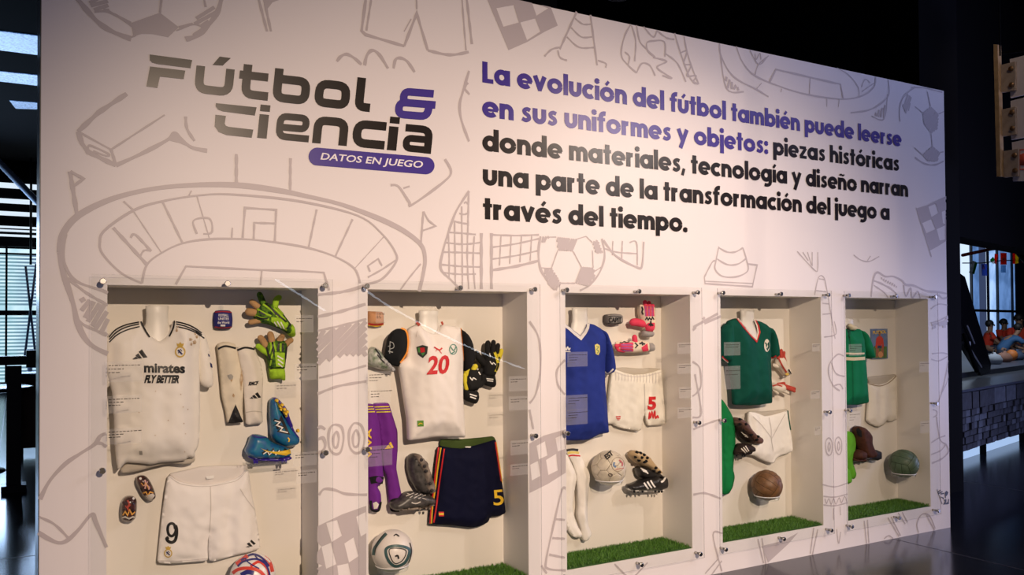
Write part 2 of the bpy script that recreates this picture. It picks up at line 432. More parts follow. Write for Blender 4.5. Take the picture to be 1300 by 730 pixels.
# ---- display cases
def caselabel(par, k, px, lines, Y=-.0475):
    q = [P(x, y, Y) for x, y in px]; x0, x1 = q[0][0], q[1][0]; z1, z0 = q[0][2], q[1][2]
    cl = box('caption_label', x0, x1, Y-.0004, Y, z0, z1, M_label, par)
    for n, (s, e) in enumerate(lines):
        zz = z1-(z1-z0)*(.2+.17*n); rows = []; x = x0+(x1-x0)*.1
        while x < x0+(x1-x0)*e:
            wd = random.uniform(.006, .018); rows.append((boxv(x, x+wd, Y-.0008, Y-.0005, zz-.0022, zz+.0018), BF)); x += wd+.004
        v, f = join(rows); mesh('caption_text', v, f, M_micro, cl)
cases = []
pos = ['holding the stained white shirt and figure 9 shorts', 'holding the shirt numbered 20 and dark blue shorts', 'holding the royal blue shirt and red 5 shorts', 'holding the dark green shirt and brown ball', 'holding the green ball, nearest the wall end']
for k, (a, b) in enumerate(OPEN):
    cs = thing('display_case', ((a+b)/2, 0, ZB), 'recessed display case '+pos[k], 'display case', 'display cases set into the wall')
    cases.append(cs)
    box('back_panel', a, b, D_N, D_N+.02, ZB, ZT, M_niche, cs)
    box('side_panel', a-.003, a+.001, .001, D_N-.0005, ZB+.001, ZT-.001, M_niche, cs); box('side_panel', b-.001, b+.003, .001, D_N-.0005, ZB+.001, ZT-.001, M_niche, cs)
    box('top_panel', a+.002, b-.002, .001, D_N-.0005, ZT-.001, ZT+.003, M_niche, cs); box('bottom_panel', a+.002, b-.002, .001, D_N-.0005, ZB-.003, ZB+.001, M_niche, cs)
    x0, x1, z0, z1 = a-.068, b+.062, ZB-.058, ZT+.045
    v = boxv(x0, x1, -.047, -.042, z0, z1)
    pn = mesh('acrylic_pane', v, BF, M_pane, cs, mats=[M_pane, M_edge], mi=[1, 1, 0, 1, 0, 1]); pn['label'] = 'clear acrylic sheet'
    for sx, sz in [(a-.022, z1-.032), ((a+b)/2+.03, z1-.032), (b+.022, z1-.032), (a-.022, (z0+z1)/2), (b+.022, (z0+z1)/2), (a-.022, z0+.03), ((a+b)/2+.03, z0+.03), (b+.022, z0+.03)]:
        q = [(sx, y_, sz) for y_ in (0., -.041)]; s1 = tubev(q, .0085, 12, False)
        s2 = tubev([(sx, -.0475, sz), (sx, -.057, sz), (sx, -.060, sz)], [.0145, .0145, .012], 16, False)
        v, f = join([s1, s2]); o = mesh('standoff_screw', v, f, M_chrome, cs); o['label'] = 'steel standoff screw'
        for p in o.data.polygons: p.use_smooth = len(p.vertices) == 4
LB = {0: [((128+5, 459), (180, 484)), ((133, 503), (180, 523)), ((133, 545), (180, 562))],
      1: [((466, 472), (496, 492)), ((468, 493), (496, 512)), ((466, 567), (498, 590)), ((477, 396), (489, 410))],
      2: [((720, 447), (746, 465)), ((719, 502), (746, 520)), ((719, 520.5), (746, 538))],
      3: [((919, 434.5), (940, 451)), ((919.7, 465), (940, 493.5))],
      4: [((1077.5, 437), (1094, 451.5)), ((1077, 523), (1093, 541))]}
LBR = {0: [((374, 400), (398, 422)), ((374, 462), (402, 482)), ((372, 575), (402, 590)), ((376, 598), (402, 612))],
       1: [((646, 478), (669, 496)), ((646, 504), (670, 520)), ((648, 560), (671, 576)), ((648, 590), (671, 602))],
       2: [((860, 435), (878, 449)), ((860, 462), (878, 474)), ((862, 492), (878, 505)), ((860, 518), (878, 530))],
       3: [((1031, 436), (1041, 446)), ((1029, 496), (1041, 506)), ((1034, 542), (1042, 552))],
       4: [((1167, 459), (1179, 472)), ((1168, 535), (1180, 549))]}
for k in range(5):
    for q in LB[k]: caselabel(cases[k], k, q, [(.1, .95), (.1, .5), (.1, .4)] if k != 3 else [(.1, .9), (.1, .8)])
    for q in LBR[k]: caselabel(cases[k], k, q, [(.1, .95), (.1, .45)])
# ---- turf mats
M_turf = mat('turf_backing', (.03, .09, .015), .9)
mtb = bpy.data.materials.new('turf_blades'); mtb.use_nodes = True; nt = mtb.node_tree; b_ = nt.nodes['Principled BSDF']; b_.inputs['Roughness'].default_value = .55
gi = nt.nodes.new('ShaderNodeNewGeometry'); rp = nt.nodes.new('ShaderNodeValToRGB'); rp.color_ramp.elements[0].color = (.03, .12, .012, 1); rp.color_ramp.elements[1].color = (.13, .30, .035, 1)
nt.links.new(gi.outputs['Random Per Island'], rp.inputs['Fac']); nt.links.new(rp.outputs['Color'], b_.inputs['Base Color'])
def turf(k, seed, label):
    rnd = random.Random(seed); a, b = OPEN[k]; a += .004; b -= .004
    t = thing('turf_mat', ((a+b)/2, D_N/2, ZB+.002), label, 'artificial turf', 'turf mats in the display cases')
    box('mat_backing', a, b, .006, D_N-.002, ZB+.0015, ZB+.008, M_turf, t)
    V = []; Fc = []
    for i in range(9000):
        x = rnd.uniform(a+.004, b-.004); y = rnd.uniform(.008, D_N-.006); q = rnd.uniform(0, 2*PI); h = rnd.uniform(.010, .025); wd = .0016
        lx, ly = rnd.gauss(0, .006), rnd.gauss(0, .006); lx = max(min(lx, b-x-.003), a-x+.003); ly = min(ly, D_N-.003-y)
        n = len(V); c, s = math.cos(q)*wd, math.sin(q)*wd
        V += [(x-c, y-s, ZB+.006), (x+c, y+s, ZB+.006), (x+c*.8+lx*.4, y+s*.8+ly*.4, ZB+.006+h*.6), (x-c*.8+lx*.4, y-s*.8+ly*.4, ZB+.006+h*.6), (x+lx, y+ly, ZB+.006+h)]
        Fc += [(n, n+1, n+2, n+3), (n+3, n+2, n+4)]
    g = mesh('turf_blades', V, Fc, mtb, t); g['kind'] = 'stuff'
TL_ = ['green artificial turf under the white shorts, in the leftmost case', 'green artificial turf under the dark blue shorts', 'green artificial turf under the white socks and black boots', 'green artificial turf below the brown leather ball', 'green artificial turf below the green ball']
for k in range(5): turf(k, k, TL_[k])
# ================================================================== PRINT ON THE WALL
def lp(o, l): return o
def drawing(label, shapes): wallprint('printed_drawing', shapes, M_doodle, wall, on_wall, label)
# football, top left
drawing('grey football drawing cut by the top edge', [W(T1, [(370,-14),(420,45),(480,110),(550,155),(640,190)], .02), W(T1, [(1082,-14),(1060,60),(1010,130),(960,175),(905,192)], .02),
 WF(T1, [(640,112),(780,62),(872,133),(820,182),(740,166),(690,166),(650,178)]), *scribble(T1, [(425,-10),(520,-10),(532,58),(455,52)], .6), *scribble(T1, [(1003,35),(1068,35),(1040,80),(990,135),(938,115)], .7),
 W(T1, [(530,55),(640,112)], .009), W(T1, [(780,62),(788,-10)], .009), W(T1, [(872,133),(940,115)], .009), W(T1, [(1003,35),(994,-10)], .009), W(T1, [(460,60),(530,60),(640,125),(665,165),(640,182)], .007), W(T1, [(860,150),(940,120),(985,135),(940,170)], .007)])
# whistle
drawing('grey whistle drawing', [W(None, [(161,119),(125,143),(99,167)], .018, sm=False), W(None, [(99,167),(104,182),(112,193),(147,210)], .018, sm=False), W(None, [(147,210),(180,195),(212,178),(221,169.5),(229,176),(243,187),(263,191.5)], .016),
 W(None, [(99,167),(141,190),(209,146)], .008, sm=False), W(None, [(141,190),(147,209)], .012), W(None, [(113,195),(112,186),(118,186),(137,195),(135,198),(118,192)], .009), W(None, [(235.6,148),(237.5,163.5),(247,179)], .012), WF(None, [(213,178),(221,170),(229,176),(241,187),(229,182)])])
# pennant and shorts at the top
drawing('grey pennant drawing at the top edge', [W(None, [(327,-6),(339,40)], .012), W(None, [(334,-6),(344,40)], .012), WF(None, [(333,-6),(362,-3),(346,3),(339,12)])])
drawing('grey shorts drawing at the top edge', [W(None, [(465,-6),(459,39),(464,44),(513,58.5)], .014, sm=False), W(None, [(472,-6),(465,39)], .010), W(None, [(513,58.5),(529,17),(543,64)], .014, sm=False), W(None, [(543,64),(570.7,69.7),(595,66)], .014), W(None, [(586,-6),(591.5,64)], .009), W(None, [(592,-6),(599,56)], .013), W(None, [(528.5,-6),(529,12)], .009), W(None, [(513,40),(522,24)], .006)])
drawing('grey curls drawing', [W(None, [(427.5,78),(433,71.5),(440.5,69),(450,74),(459,82)], .014), W(None, [(462.7,83),(466,70),(473,64),(482,70),(492.6,87)], .015), W(None, [(499.5,87),(502,76),(508,73.7),(517,78),(526.4,91.6)], .014)])
drawing('grey leaf drawing', [W(None, [(595.4,90),(589,112),(583.5,133),(586,153.5),(595.4,179.6)], .014), W(None, [(594,105),(590,112),(596,120)], .012)])
drawing('grey chequered flag drawing at the top edge', [WF(None, [(617,-4),(645.5,63.8),(670,53),(692,40),(708,32.5),(699,9),(640,-4)], [[(630,10.4),(652,6.5),(658.6,28.6),(639,34)],[(660.4,28.6),(679.4,23.4),(686,40),(669,51)],[(675,3),(696,10.5),(681,20)]])])
drawing('grey training cone drawing near the top edge', [W(None, [(732,15),(710.6,62.5)], .012), W(None, [(749,15),(758,83)], .012), W(None, [(730,23.4),(740,30.7),(749.7,30.7)], .009), W(None, [(725,35),(738,46.9),(751.5,46.9)], .009), W(None, [(719.7,46.9),(735,60),(754,60.4)], .009), W(None, [(710.6,60),(700,63),(691,71.6)], .010), W(None, [(708,63.8),(711,73),(719.7,76.8)], .010), W(None, [(758.8,76.8),(769,80.7),(768.7,86)], .010)])
drawing('grey laced boots drawing near the top edge', [W(None, q, .010) for q in [[(801.7,29),(792.6,46.9),(788.7,70),(797.8,83.3),(808,92.4)],[(801.7,32.5),(807,52),(805.6,78)],[(808,92.4),(814.7,80.7),(825,83.3),(831.7,96.3)],[(808,32),(812,52),(821,62.5),(831.7,73)],[(817,34),(829,47),(834,39)],[(831,73),(822.5,65),(821,54.7),(829,52),(843.4,53.4),(844,72)],[(829,73),(846,78),(834,86),(852.5,99),(840.8,96)],[(844.7,68),(860,80.7),(870.7,104)],[(856.4,42),(864,67.7),(876,99),(886,106.7)],[(868,44),(872,65),(878.5,86),(887,107)],[(863,67.7),(872,65),(868,80.7),(877,83.3),(872,96.3),(883.7,96.3),(880,104),(886,106.7)],[(834,39),(846,48),(856,50)],[(793,66),(799,72),(797,83)]]])
S2 = [W(T4, q, wd) for q, wd in [([(42,175),(50,230),(100,310),(190,360),(240,390)], .011), ([(42,180),(70,355),(140,370)], .010), ([(110,187),(135,250),(185,305),(290,350),(400,382),(540,400),(620,385),(665,350),(672,312)], .010), ([(185,305),(200,260),(240,225)], .008), ([(490,262),(560,300),(600,350),(605,395)], .008),
 ([(408,312),(405,380)], .007), ([(722,322),(725,380),(690,420),(640,445),(570,455)], .011), ([(720,380),(705,480),(655,468)], .009), ([(190,360),(212,335)], .006), ([(293,358),(290,372)], .006), ([(475,398),(475,430)], .006), ([(525,400),(522,430)], .006), ([(615,350),(630,320),(650,335)], .008), ([(615,370),(665,335)], .008), ([(165,203),(200,260),(235,230)], .008), ([(185,215),(190,240),(205,215),(210,240)], .007)]]
S2 += [W(T4, [(245,330),(270,280),(400,310),(530,340),(542,400)], .012, sm=False)]+scribble(T4, [(60,300),(75,355),(135,368)], 1.3, .03, .02)+scribble(T4, [(718,420),(703,476),(660,466)], 1.3, .03, .02)
drawing('grey stadium drawing by the top edge', S2)
drawing('grey football drawing in the top right corner', [W(T4, [(830,350),(785,390),(768,440),(770,490)], .012), W(T4, [(830,635),(870,660),(910,665),(945,650)], .012), W(T4, [(815,352),(870,355),(940,372)], .010)]+
 scribble(T4, [(780,430),(800,380),(815,390),(810,430),(795,460)], 1.1, .014, .014)+scribble(T4, [(862,455),(895,430),(925,460),(920,520),(895,540),(865,500)], .9, .013, .014)+scribble(T4, [(860,625),(900,588),(930,615),(920,650),(880,650)], .9, .013, .014)+
 [W(T4, q, .007) for q in ([(830,430),(862,455)], [(925,460),(945,450)], [(895,540),(900,588)], [(828,595),(860,625)], [(893,430),(880,370)], [(930,615),(945,612)])])
drawing('grey chequered flag drawing by the right edge', [W(None, [(1162.9,263.8),(1182.4,326)], .010), WF(None, [(1162.9,264.5),(1176,261),(1201,249),(1201,306),(1190,313),(1179.8,318.4)], [[(1178.5,262.5),(1187.6,258.6),(1191.5,270.3),(1182.4,275.5)],[(1170.7,283.3),(1182.4,278),(1187.6,291),(1175.9,296.3)],[(1195.4,269),(1200,267),(1200,284.6),(1196.7,283.3)],[(1188.9,291),(1200,286),(1200,304),(1192.8,305.4)]])])
# stadium around the logo, left
ST = [([(76,320.6),(80,297),(99.5,273.7),(141,252.9),(193,239.9),(245,235),(300,235),(349,241),(389,249),(428,258),(462,269.8),(493,282.8),(516.6,295.8),(534.8,311.4),(539.5,328.4),(537.4,346.6),(532,370),(524,400)], .022),
 ([(84,297),(81,310),(82.5,336),(97,357),(133,370),(150,380)], .011), ([(76,320.6),(78.6,341),(92.5,384),(99,411.5),(113,435.5),(137,449),(160,455)], .020), ([(85.6,353),(110,372),(137,387.5)], .011), ([(94,401),(106,412),(123,420),(137,427)], .011),
 ([(180,359.6),(154,346.6),(130.7,323),(126.8,307.5),(133.3,292),(169.7,267),(206,255.5),(253,248),(297,247),(380,255.5),(454,273.7),(485,297),(502,320.6),(502,333.6),(485,354),(462,362),(430,372)], .010),
 ([(180,359.6),(186.6,336),(206,320.6),(232,308.8),(266,303.6),(310,303.6),(349,307.5),(391.6,314.8),(425.5,325.8),(450,341),(457,359.6)], .009), ([(169.7,268.5),(204.9,320.6)], .005), ([(206,255.5),(232,308.8)], .009), ([(250,249),(266,303.6)], .005), ([(156.7,255.5),(169.7,267)], .008), ([(143.7,289),(186.6,336)], .013),
 ([(165.8,302),(172,298),(191.9,319)], .010), ([(178,325),(183,318),(192,318)], .008), ([(250,297),(245.7,280),(266,277.6),(269,294.5),(258,297)], .008), ([(295,289),(294,303)], .007), ([(300,195.6),(300,236)], .014), ([(368.7,200.8),(368.3,242.5)], .012), ([(402,266),(391.6,314.8)], .009), ([(447.6,278.4),(425.5,325.8)], .009), ([(488,299.7),(450,341)], .005), ([(350,266),(350,289)], .006),
 ([(467,352),(485,342),(502,330.5)], .009), ([(89,217.7),(98,273.7)], .016), ([(97,275),(88,285),(78,305)], .012), ([(534,335),(520,352),(508,368)], .008), ([(240,248),(243,242)], .006), ([(403,420),(430,414),(465,405)], .010), ([(403,374.4),(430,371),(455.8,365.8),(462,363)], .013), ([(403,402),(430,396),(464,386)], .014), ([(403,480),(425,475),(465,464)], .010), ([(403,500),(430,490),(465,484)], .012)]
ST = [W(None, q, wd) for q, wd in ST]+[W(None, q, wd, sm=False) for q, wd in [([(223,361),(236,338),(332,342.7),(380,344),(411,346),(417.7,368.7)], .009), ([(332.4,342.7),(330.6,362)], .008), ([(308,302),(311,263.8),(350.6,266.4),(348.8,307.5)], .009), ([(322,303.6),(322.8,282.8),(348.8,283.6)], .009), ([(469.7,345),(467,337.5),(480,328.4),(485,337.5)], .008), ([(89,217.7),(106,226.9),(94,236)], .012), ([(537.4,268.5),(534,312)], .010), ([(537.4,268.5),(543.9,280),(553,287),(536,293)], .009)]]
ST += scribble(None, [(103,377),(137,389),(137,427),(121.6,418),(106,401)], 1.15, .022, .020)+scribble(None, [(403,423),(434,414),(465,408),(465,451.5),(434,450),(403,462)], .75, .024, .024)
drawing('large grey stadium drawing around and above the two left cases', ST)
drawing('grey boot toe drawing', [W(None, [(495.8,235),(506,237),(519,256),(524,259.4),(563.4,230.8),(572.5,217.7),(564.7,202)], .013), W(None, [(512,239),(520,236.5)], .010)])
# goal net and ball between the paragraph and the cases
NT = [W(None, q, wd) for q, wd in [([(595.4,242.5),(579,268.5),(568.6,297),(562,320),(559.5,341),(572,355),(584,367)], .012), ([(611,296),(611,367)], .016), ([(623.8,296),(623.8,367)], .016), ([(595,243),(594,287)], .010)]]
for i, (xa, ya, xb) in enumerate([(589,258,595),(583,271,595),(577,281,595),(570,295,604),(566,308,611),(563,320,611),(561,336,611),(562,346,604)]):
    NT.append(W(None, [(xa, ya), ((xa+xb)/2, ya+random.uniform(-2, 3)), (xb, ya+random.uniform(-1, 4))], .009))
for x, ya, yb in [(569,296,352),(577,280,362),(586,262,367),(594,287,367),(602,300,367)]: NT.append(W(None, [(x, ya), (x+random.uniform(-1.5, 1.5), (ya+yb)/2), (x+1, yb)], .008))
for dy0, dy1 in ((298,298),(314,303),(329,318),(343,331)): NT.append(W(None, [(624, dy0), (655, (dy0+dy1)/2+1), (684, dy1)], .009 if dy0 < 340 else .014))
for x in (636,649,662,675): NT.append(W(None, [(x, 298), (x-2, 339-(x-624)*.16)], .007))
for q, wd in [([(766,305),(782,325),(808,339),(815,337),(817,307)], .012), ([(766,315),(782,320),(808,322)], .008), ([(778,306),(777,324)], .007), ([(790,306),(789,330)], .008), ([(799,308),(808,308),(809,337)], .008)]: NT.append(W(None, q, wd))
drawing('grey goal net drawing above the second case', NT)
BL = [W(None, q, wd) for q, wd in [([(686,300),(683.5,320),(686,341),(696,358),(704,368)], .014), ([(764,303),(767.5,325),(761,346),(748,362),(736,369)], .012), ([(708,318),(701.5,336),(700,341)], .007), ([(727.5,319),(738,338.8)], .007), ([(712,359.6),(730,359.6)], .008), ([(752,318),(753,340)], .007), ([(731,304),(744,300)], .006), ([(744,300),(752,308)], .006), ([(706,301),(697,301)], .006), ([(686,340),(700,341)], .006), ([(754,345),(765,338)], .006)]]
for q in ([(706.7,301),(731.4,303.6),(727.5,319),(708,318)], [(752,307.5),(758.8,304.4),(765,320.6),(756,321.9)], [(689.8,342.7),(700,340),(712,359.6),(706,369),(696,362)], [(738,338.8),(753.6,340),(754.9,351.8),(745.8,363.5),(730,359.6)], [(686,301),(697.6,300),(688.5,310)]): BL += scribble(None, q, 1.2, .015, .016)
drawing('grey football drawing above the second case', BL)
drawing('grey sun hat drawing above the fourth case', [W(None, q, .010) for q in [[(912.5,313),(909,330),(907.8,341.9),(918,351),(936.4,351),(949.5,343),(947,328),(943,314.5)],[(912.5,314.5),(923.4,320),(933.8,319.7),(943,314.5)],[(910.4,328.8),(923.4,335.9),(936.4,335.3),(946.3,328.8)],[(909,331.5),(904,333),(894,351.8)]]]+[W(None, [(894,351.8),(895,360),(955,364),(961,336.6),(949,335)], .010, sm=False), W(None, [(894.7,357),(956,360)], .007)])
drawing('small grey marks above the fourth and fifth cases', [W(None, q, .008) for q in [[(1012,319.2),(1034,343),(1038,340.5),(1038,320.2)],[(1019,320),(1026,331)],[(1025,320),(1030,337)],[(1031,320),(1031,338)],[(1083.5,323.6),(1092.6,330),(1103,332),(1116,325.5)],[(1101,331),(1105,325)]]])
drawing('grey cone drawing beside the fourth case', [W(None, q, .008) for q in [[(1034,374.4),(1039,352.3),(1045.8,352.3),(1049.7,369),(1055,400),(1060,430)],[(1039.5,354),(1046.5,355)],[(1036,369),(1049,370.5)],[(1044,385),(1053,386)],[(1044,399),(1056,398)],[(1046,428),(1061,424),(1059,408)]]])
drawing('grey boot drawing over the right cases', [W(None, q, wd) for q, wd in [([(1105.6,379.6),(1108.2,356),(1113.4,345.8),(1123.8,351),(1134,351),(1144.7,356),(1149.9,361.4),(1160.3,362.7),(1175.9,369.2),(1189,370.5),(1203,373)], .014), ([(1108,356),(1121,361),(1134,369),(1142,379.6)], .013), ([(1109,362),(1122,371),(1128,379)], .010), ([(1147,362),(1150,376),(1156,366),(1158,378),(1165,370),(1168,379)], .012), ([(1180,376),(1186,380),(1191,375),(1197,379),(1204,377)], .014), ([(1182,392),(1192,386),(1205,388)], .008), ([(1182,410),(1192,407),(1203,401)], .009)]]+scribble(None, [(1182,414),(1205,402),(1205,408),(1199,416),(1190,413),(1184,419)], .2, .02, .02)+scribble(None, [(1113,349),(1122,354),(1134,360),(1146,370),(1140,366),(1122,357)], .5, .02, .015))
drawing('grey trophy drawing beside the rightmost case', [W(None, q, wd) for q, wd in [([(1182,456),(1192,458),(1204,451),(1196,448),(1183,449)], .009), ([(1204,452),(1201,475),(1195,500),(1189,515)], .009), ([(1203,470),(1203,482),(1196,498)], .006), ([(1184,520),(1189,522),(1189,527),(1184,530)], .008), ([(1189,529),(1191,545),(1194,559),(1201,564)], .010), ([(1182,562),(1192,556),(1200,553)], .010), ([(1201,564),(1204,573),(1196,582),(1183,588)], .013), ([(1182,577),(1194,572),(1200,565)], .010)]])
drawing('grey numerals drawing between the first two cases', [W(None, q, .011, True) for q in [[(426,539),(434,543),(436,558),(432,574),(424,576),(418,568),(417,552),(420,542)],[(427,548),(430,556),(428,567),(424,567),(423,556)],[(451,537),(459,541),(463,556),(459,572),(451,575),(444,567),(443,550),(446,541)],[(452,546),(456,555),(454,566),(449,566),(448,554)]]]+[W(None, [(413,545),(406,542),(401,552),(402,572),(409,573),(413,565),(410,556),(403,558)], .014), W(None, [(403,632),(411,621),(425,622),(440,627),(466,628)], .012)])
CF = [(403,668),(434,653),(465,642),(465,735),(402,735)]
drawing('grey chequered flag drawing between the first two cases', [WF(None, CF, [[(414,664),(428,660),(434,680),(421,688)],[(437,690),(449,682),(455,706),(443,714)],[(408,694),(420,689),(427,716),(414,722)],[(452,656),(464,650),(466,676),(458,681)],[(428,718),(442,715),(446,734),(430,734)]])])
drawing('grey chequered flag drawing between the second and third cases', [WF(None, [(672,563),(690,553),(718,545),(718,600),(696,614),(672,626)], [[(681,566),(692,560),(695,578),(684,583)],[(705,556),(716,551),(717,570),(708,573)],[(693,584),(706,576),(708,597),(696,603)],[(673,590),(683,585),(686,604),(675,610)]])])
drawing('grey cone drawing between the second and third cases', [W(None, q, .012) for q in [[(718,620),(713,623),(703,665),(693,712),(696,722),(718,724)],[(705,659),(717,660)],[(701,683),(717,684)],[(697,704),(717,708)]]])
drawing('grey curves drawing beside the third case', [W(None, q, .012) for q in [[(717,457),(707,470),(708,488),(717,501)],[(672,408),(684,430),(686,470),(680,500),(672,512)],[(879,459),(888,467),(890,488),(885,498),(879,503)],[(882,475),(890,524),(879,530)],[(687,718),(694,728)],[(880,545),(900,537),(915,532)],[(880,628),(895,626),(915,633)],[(672,520),(677,545)]]]+scribble(None, [(879,415),(893,404),(915,398),(915,402),(900,410),(889,412),(879,420)], .35, .018, .018))
drawing('grey boot drawing beside the fourth case', [W(None, q, .010) for q in [[(1071,452),(1063,450),(1053,462),(1052,476),(1058,490),(1066,496)],[(1055,460),(1061,474),(1072,478)],[(1058,490),(1066,488),(1070,494)]]]+[W(None, q, .009, True) for q in [[(1052,556),(1056,561),(1056,573),(1053,578),(1049,574),(1048,561)],[(1052.5,562),(1054,567),(1052,573),(1051,567)],[(1064,555),(1068,560),(1068,572),(1065,577),(1061,572),(1060,560)],[(1064.5,561),(1066,567),(1064,572),(1063,566)]]])
drawing('grey bands drawing between the two right cases', [W(None, q, .008) for q in [[(1044,615),(1060,618),(1076,613)],[(1045,630),(1060,631),(1076,627)],[(1045,641),(1060,642),(1076,638)],[(1047,633),(1049,639),(1052,633),(1055,640),(1058,633),(1061,640),(1065,632),(1068,638),(1072,630),(1075,637)],[(1058,645),(1058,660)],[(1066,643),(1067,654)],[(1062,672),(1064,690)],[(1067,675),(1065,690)]]])
drawing('grey tactics drawing along the wall foot', [W(None, q, .010) for q in [[(917,677),(905,679),(917,728)],[(895,728),(912,709)],[(903,730),(916,712)],[(962,684),(970,718)],[(967,683),(972,716)],[(1033,670),(1028,706)],[(1038,672),(1031,705)],[(1097,661),(1100,690)],[(1101,660),(1103,689)],[(1166,676),(1164,665),(1170,653),(1180,655),(1187,671)],[(1176,654),(1186,673)],[(1127,657),(1141,681)],[(1131,656),(1143,680)],[(1140,651),(1149,665)],[(1145,650),(1152,663)],[(1122,684),(1128,680),(1134,684)],[(780,716),(795,731)],[(822,714),(806,731)]]]+[WF(None, [(967,693),(995,686),(1013,676),(1001,690),(975,714)])])
drawing('grey slipper drawing left of the first case', [W(None, q, wd) for q, wd in [([(47,642),(62,612),(82,589.6),(100,577),(120,564),(128,553),(140,549)], .015), ([(120,564),(129,563),(140,572)], .012), ([(47,655),(68.5,665),(86,682)], .009), ([(47,675),(62,684),(75,689),(86,685.5),(100,672),(116.4,653),(122,664),(137,699)], .015)]])
# ---- paragraph lettering, built from strokes
XH, SW = .74, .245
def arcp(cx, cy, rx, ry, a0, a1, n=14): return [(cx+rx*math.cos(math.radians(a0+(a1-a0)*i/n)), cy+ry*math.sin(math.radians(a0+(a1-a0)*i/n))) for i in range(n+1)]
h_ = SW/2; ry_ = (XH-SW)/2+.012; my = XH/2
def stem(x, a, b): return ([(x, a), (x, b)], SW)
def acc(x): return ([(x-.02, .84), (x+.14, 1.04)], .15)
def dot(x, y=.97): return (arcp(x, y, .072, .072, 0, 360, 12), .144)
def glyph(c):
    base = {'á': 'a', 'é': 'e', 'í': 'i', 'ó': 'o', 'ú': 'u', 'ñ': 'n'}.get(c, c)
    b = base
    if b == 'o': s, a = [(arcp(.39, my, .275, ry_, 0, 360, 24), SW)], .78
    elif b in 'adgq':
        s = [(arcp(.35, my, .245, ry_, 0, 360, 22), SW), stem(.63, 0 if b != 'g' else -.05, XH if b != 'd' else 1.06)]; a = .75
        if b == 'g': s.append(([(.63, -.04)]+arcp(.38, -.05, .25, .15, 0, -125, 10), .2))
    elif b == 'b': s, a = [stem(h_, 0, 1.06), (arcp(.40, my, .245, ry_, 0, 360, 22), SW)], .75
    elif b == 'p': s, a = [stem(h_, -.30, XH), (arcp(.40, my, .245, ry_, 0, 360, 22), SW)], .75
    elif b == 'e': s, a = [(arcp(.37, my, .265, ry_, -2, 318, 22), SW), ([(.16, my-.02), (.715, my-.02)], .13)], .74
    elif b == 'c': s, a = [(arcp(.37, my, .265, ry_, 48, 312, 18), SW)], .62
    elif b == 's': s, a = [(cat([(.45, .60), (.31, .645), (.17, .57), (.20, .44), (.36, .33), (.39, .19), (.25, .095), (.06, .16)], 4), .195)], .52
    elif b in 'nh': s, a = [stem(h_, 0, XH if b == 'n' else 1.06), ([(h_, .3)]+arcp(.335, .40, .21, .225, 180, 0, 12)+[(.545, 0)], SW)], .665
    elif b == 'm': s, a = [stem(h_, 0, XH), ([(h_, .3)]+arcp(.305, .41, .185, .215, 180, 0, 12)+[(.49, 0)], SW), ([(.49, .3)]+arcp(.675, .41, .185, .215, 180, 0, 12)+[(.86, 0)], SW)], .98
    elif b == 'u': s, a = [([(h_, XH), (h_, .34)]+arcp(.335, .335, .215, .225, 180, 360, 12)+[(.55, XH)], SW)], .67
    elif b == 'v': s, a = [([(.09, XH), (.33, .10)], .225), ([(.57, XH), (.33, .10)], .225), ([(.33, .16), (.33, 0)], .2)], .66
    elif b == 'y': s, a = [([(.09, XH), (.34, .12)], .225), ([(.60, XH), (.20, -.30)], .225)], .69
    elif b == 'r': s, a = [stem(h_, 0, XH), ([(h_, .3)]+arcp(.33, .40, .215, .215, 180, 78, 8), SW*.95)], .46
    elif b == 't': s, a = [stem(.21, 0, 1.0), ([(.0, .655), (.42, .655)], .17)], .42
    elif b == 'f': s, a = [([(.20, 0), (.20, .72)]+arcp(.40, .80, .20, .17, 180, 75, 8), SW*.95), ([(.0, .655), (.42, .655)], .17)], .44
    elif b == 'l': s, a = [stem(h_, 0, 1.06)], .235
    elif b == 'i': s, a = [stem(h_, 0, XH)]+([dot(h_)] if c == 'i' else []), .235
    elif b == 'j': s, a = [stem(h_, -.30, XH), dot(h_)], .235
    elif b == 'z': s, a = [([(.03, .65), (.50, .65)], .18), ([(.48, .64), (.09, .10)], .2), ([(.04, .09), (.53, .09)], .18)], .56
    elif b == 'L': s, a = [stem(h_, 0, 1.0), ([(h_, .105), (.52, .105)], .21)], .52
    elif b == '.': s, a = [dot(.13, .12)], .26
    elif b == ',': s, a = [([(.16, .22), (.05, -.16)], .17)], .24
    elif b == ':': s, a = [dot(.13, .12), dot(.13, .60)], .26
    else: return [], .25
    if c in 'áéóú': s.append(acc({'á': .36, 'é': .34, 'ó': .34, 'ú': .30}[c]))
    if c == 'í': s.append(acc(.07))
    if c == 'ñ': s.append((cat([(.13, .87), (.24, .94), (.38, .88), (.50, .95)], 4), .10))
    return s, a
def textline(segs, x0, x1, z, cap=.123):
    items = []; x = 0; mats_ = []
    for txt, m in segs:
        for c in txt:
            s, a = glyph(c); items.append((x, s, m)); x += a+.05
    W_ = x-.05; sx = (x1-x0)/W_
    res = {}
    for gx, s, m in items:
        for pts, wd in s:
            v, f = strip(pts, wd); v = [(x0+(gx+p[0])*sx, z+p[1]*cap) for p in v]; res.setdefault(m.name, (m, []))[1].append((v, f))
    for m, sh in res.values(): wallprint('lettering', sh, m, wall, label=('indigo' if m is M_inkblue else 'black')+' bold lettering of the paragraph')
xe = [P(1144,186.5)[0], P(1141.5,222)[0], P(1152.5,252)[0], P(1129,279)[0], P(872.5,293)[0]]
zz = [3.087-.198*i for i in range(5)]
xs0 = 1.975
textline([('La evolución del fútbol también puede leerse', M_inkblue)], xs0, xe[0], zz[0])
textline([('en sus uniformes y objetos: ', M_inkblue), ('piezas históricas', M_ink)], xs0, xe[1], zz[1])
textline([('donde materiales, tecnología y diseño narran', M_ink)], xs0, xe[2], zz[2])
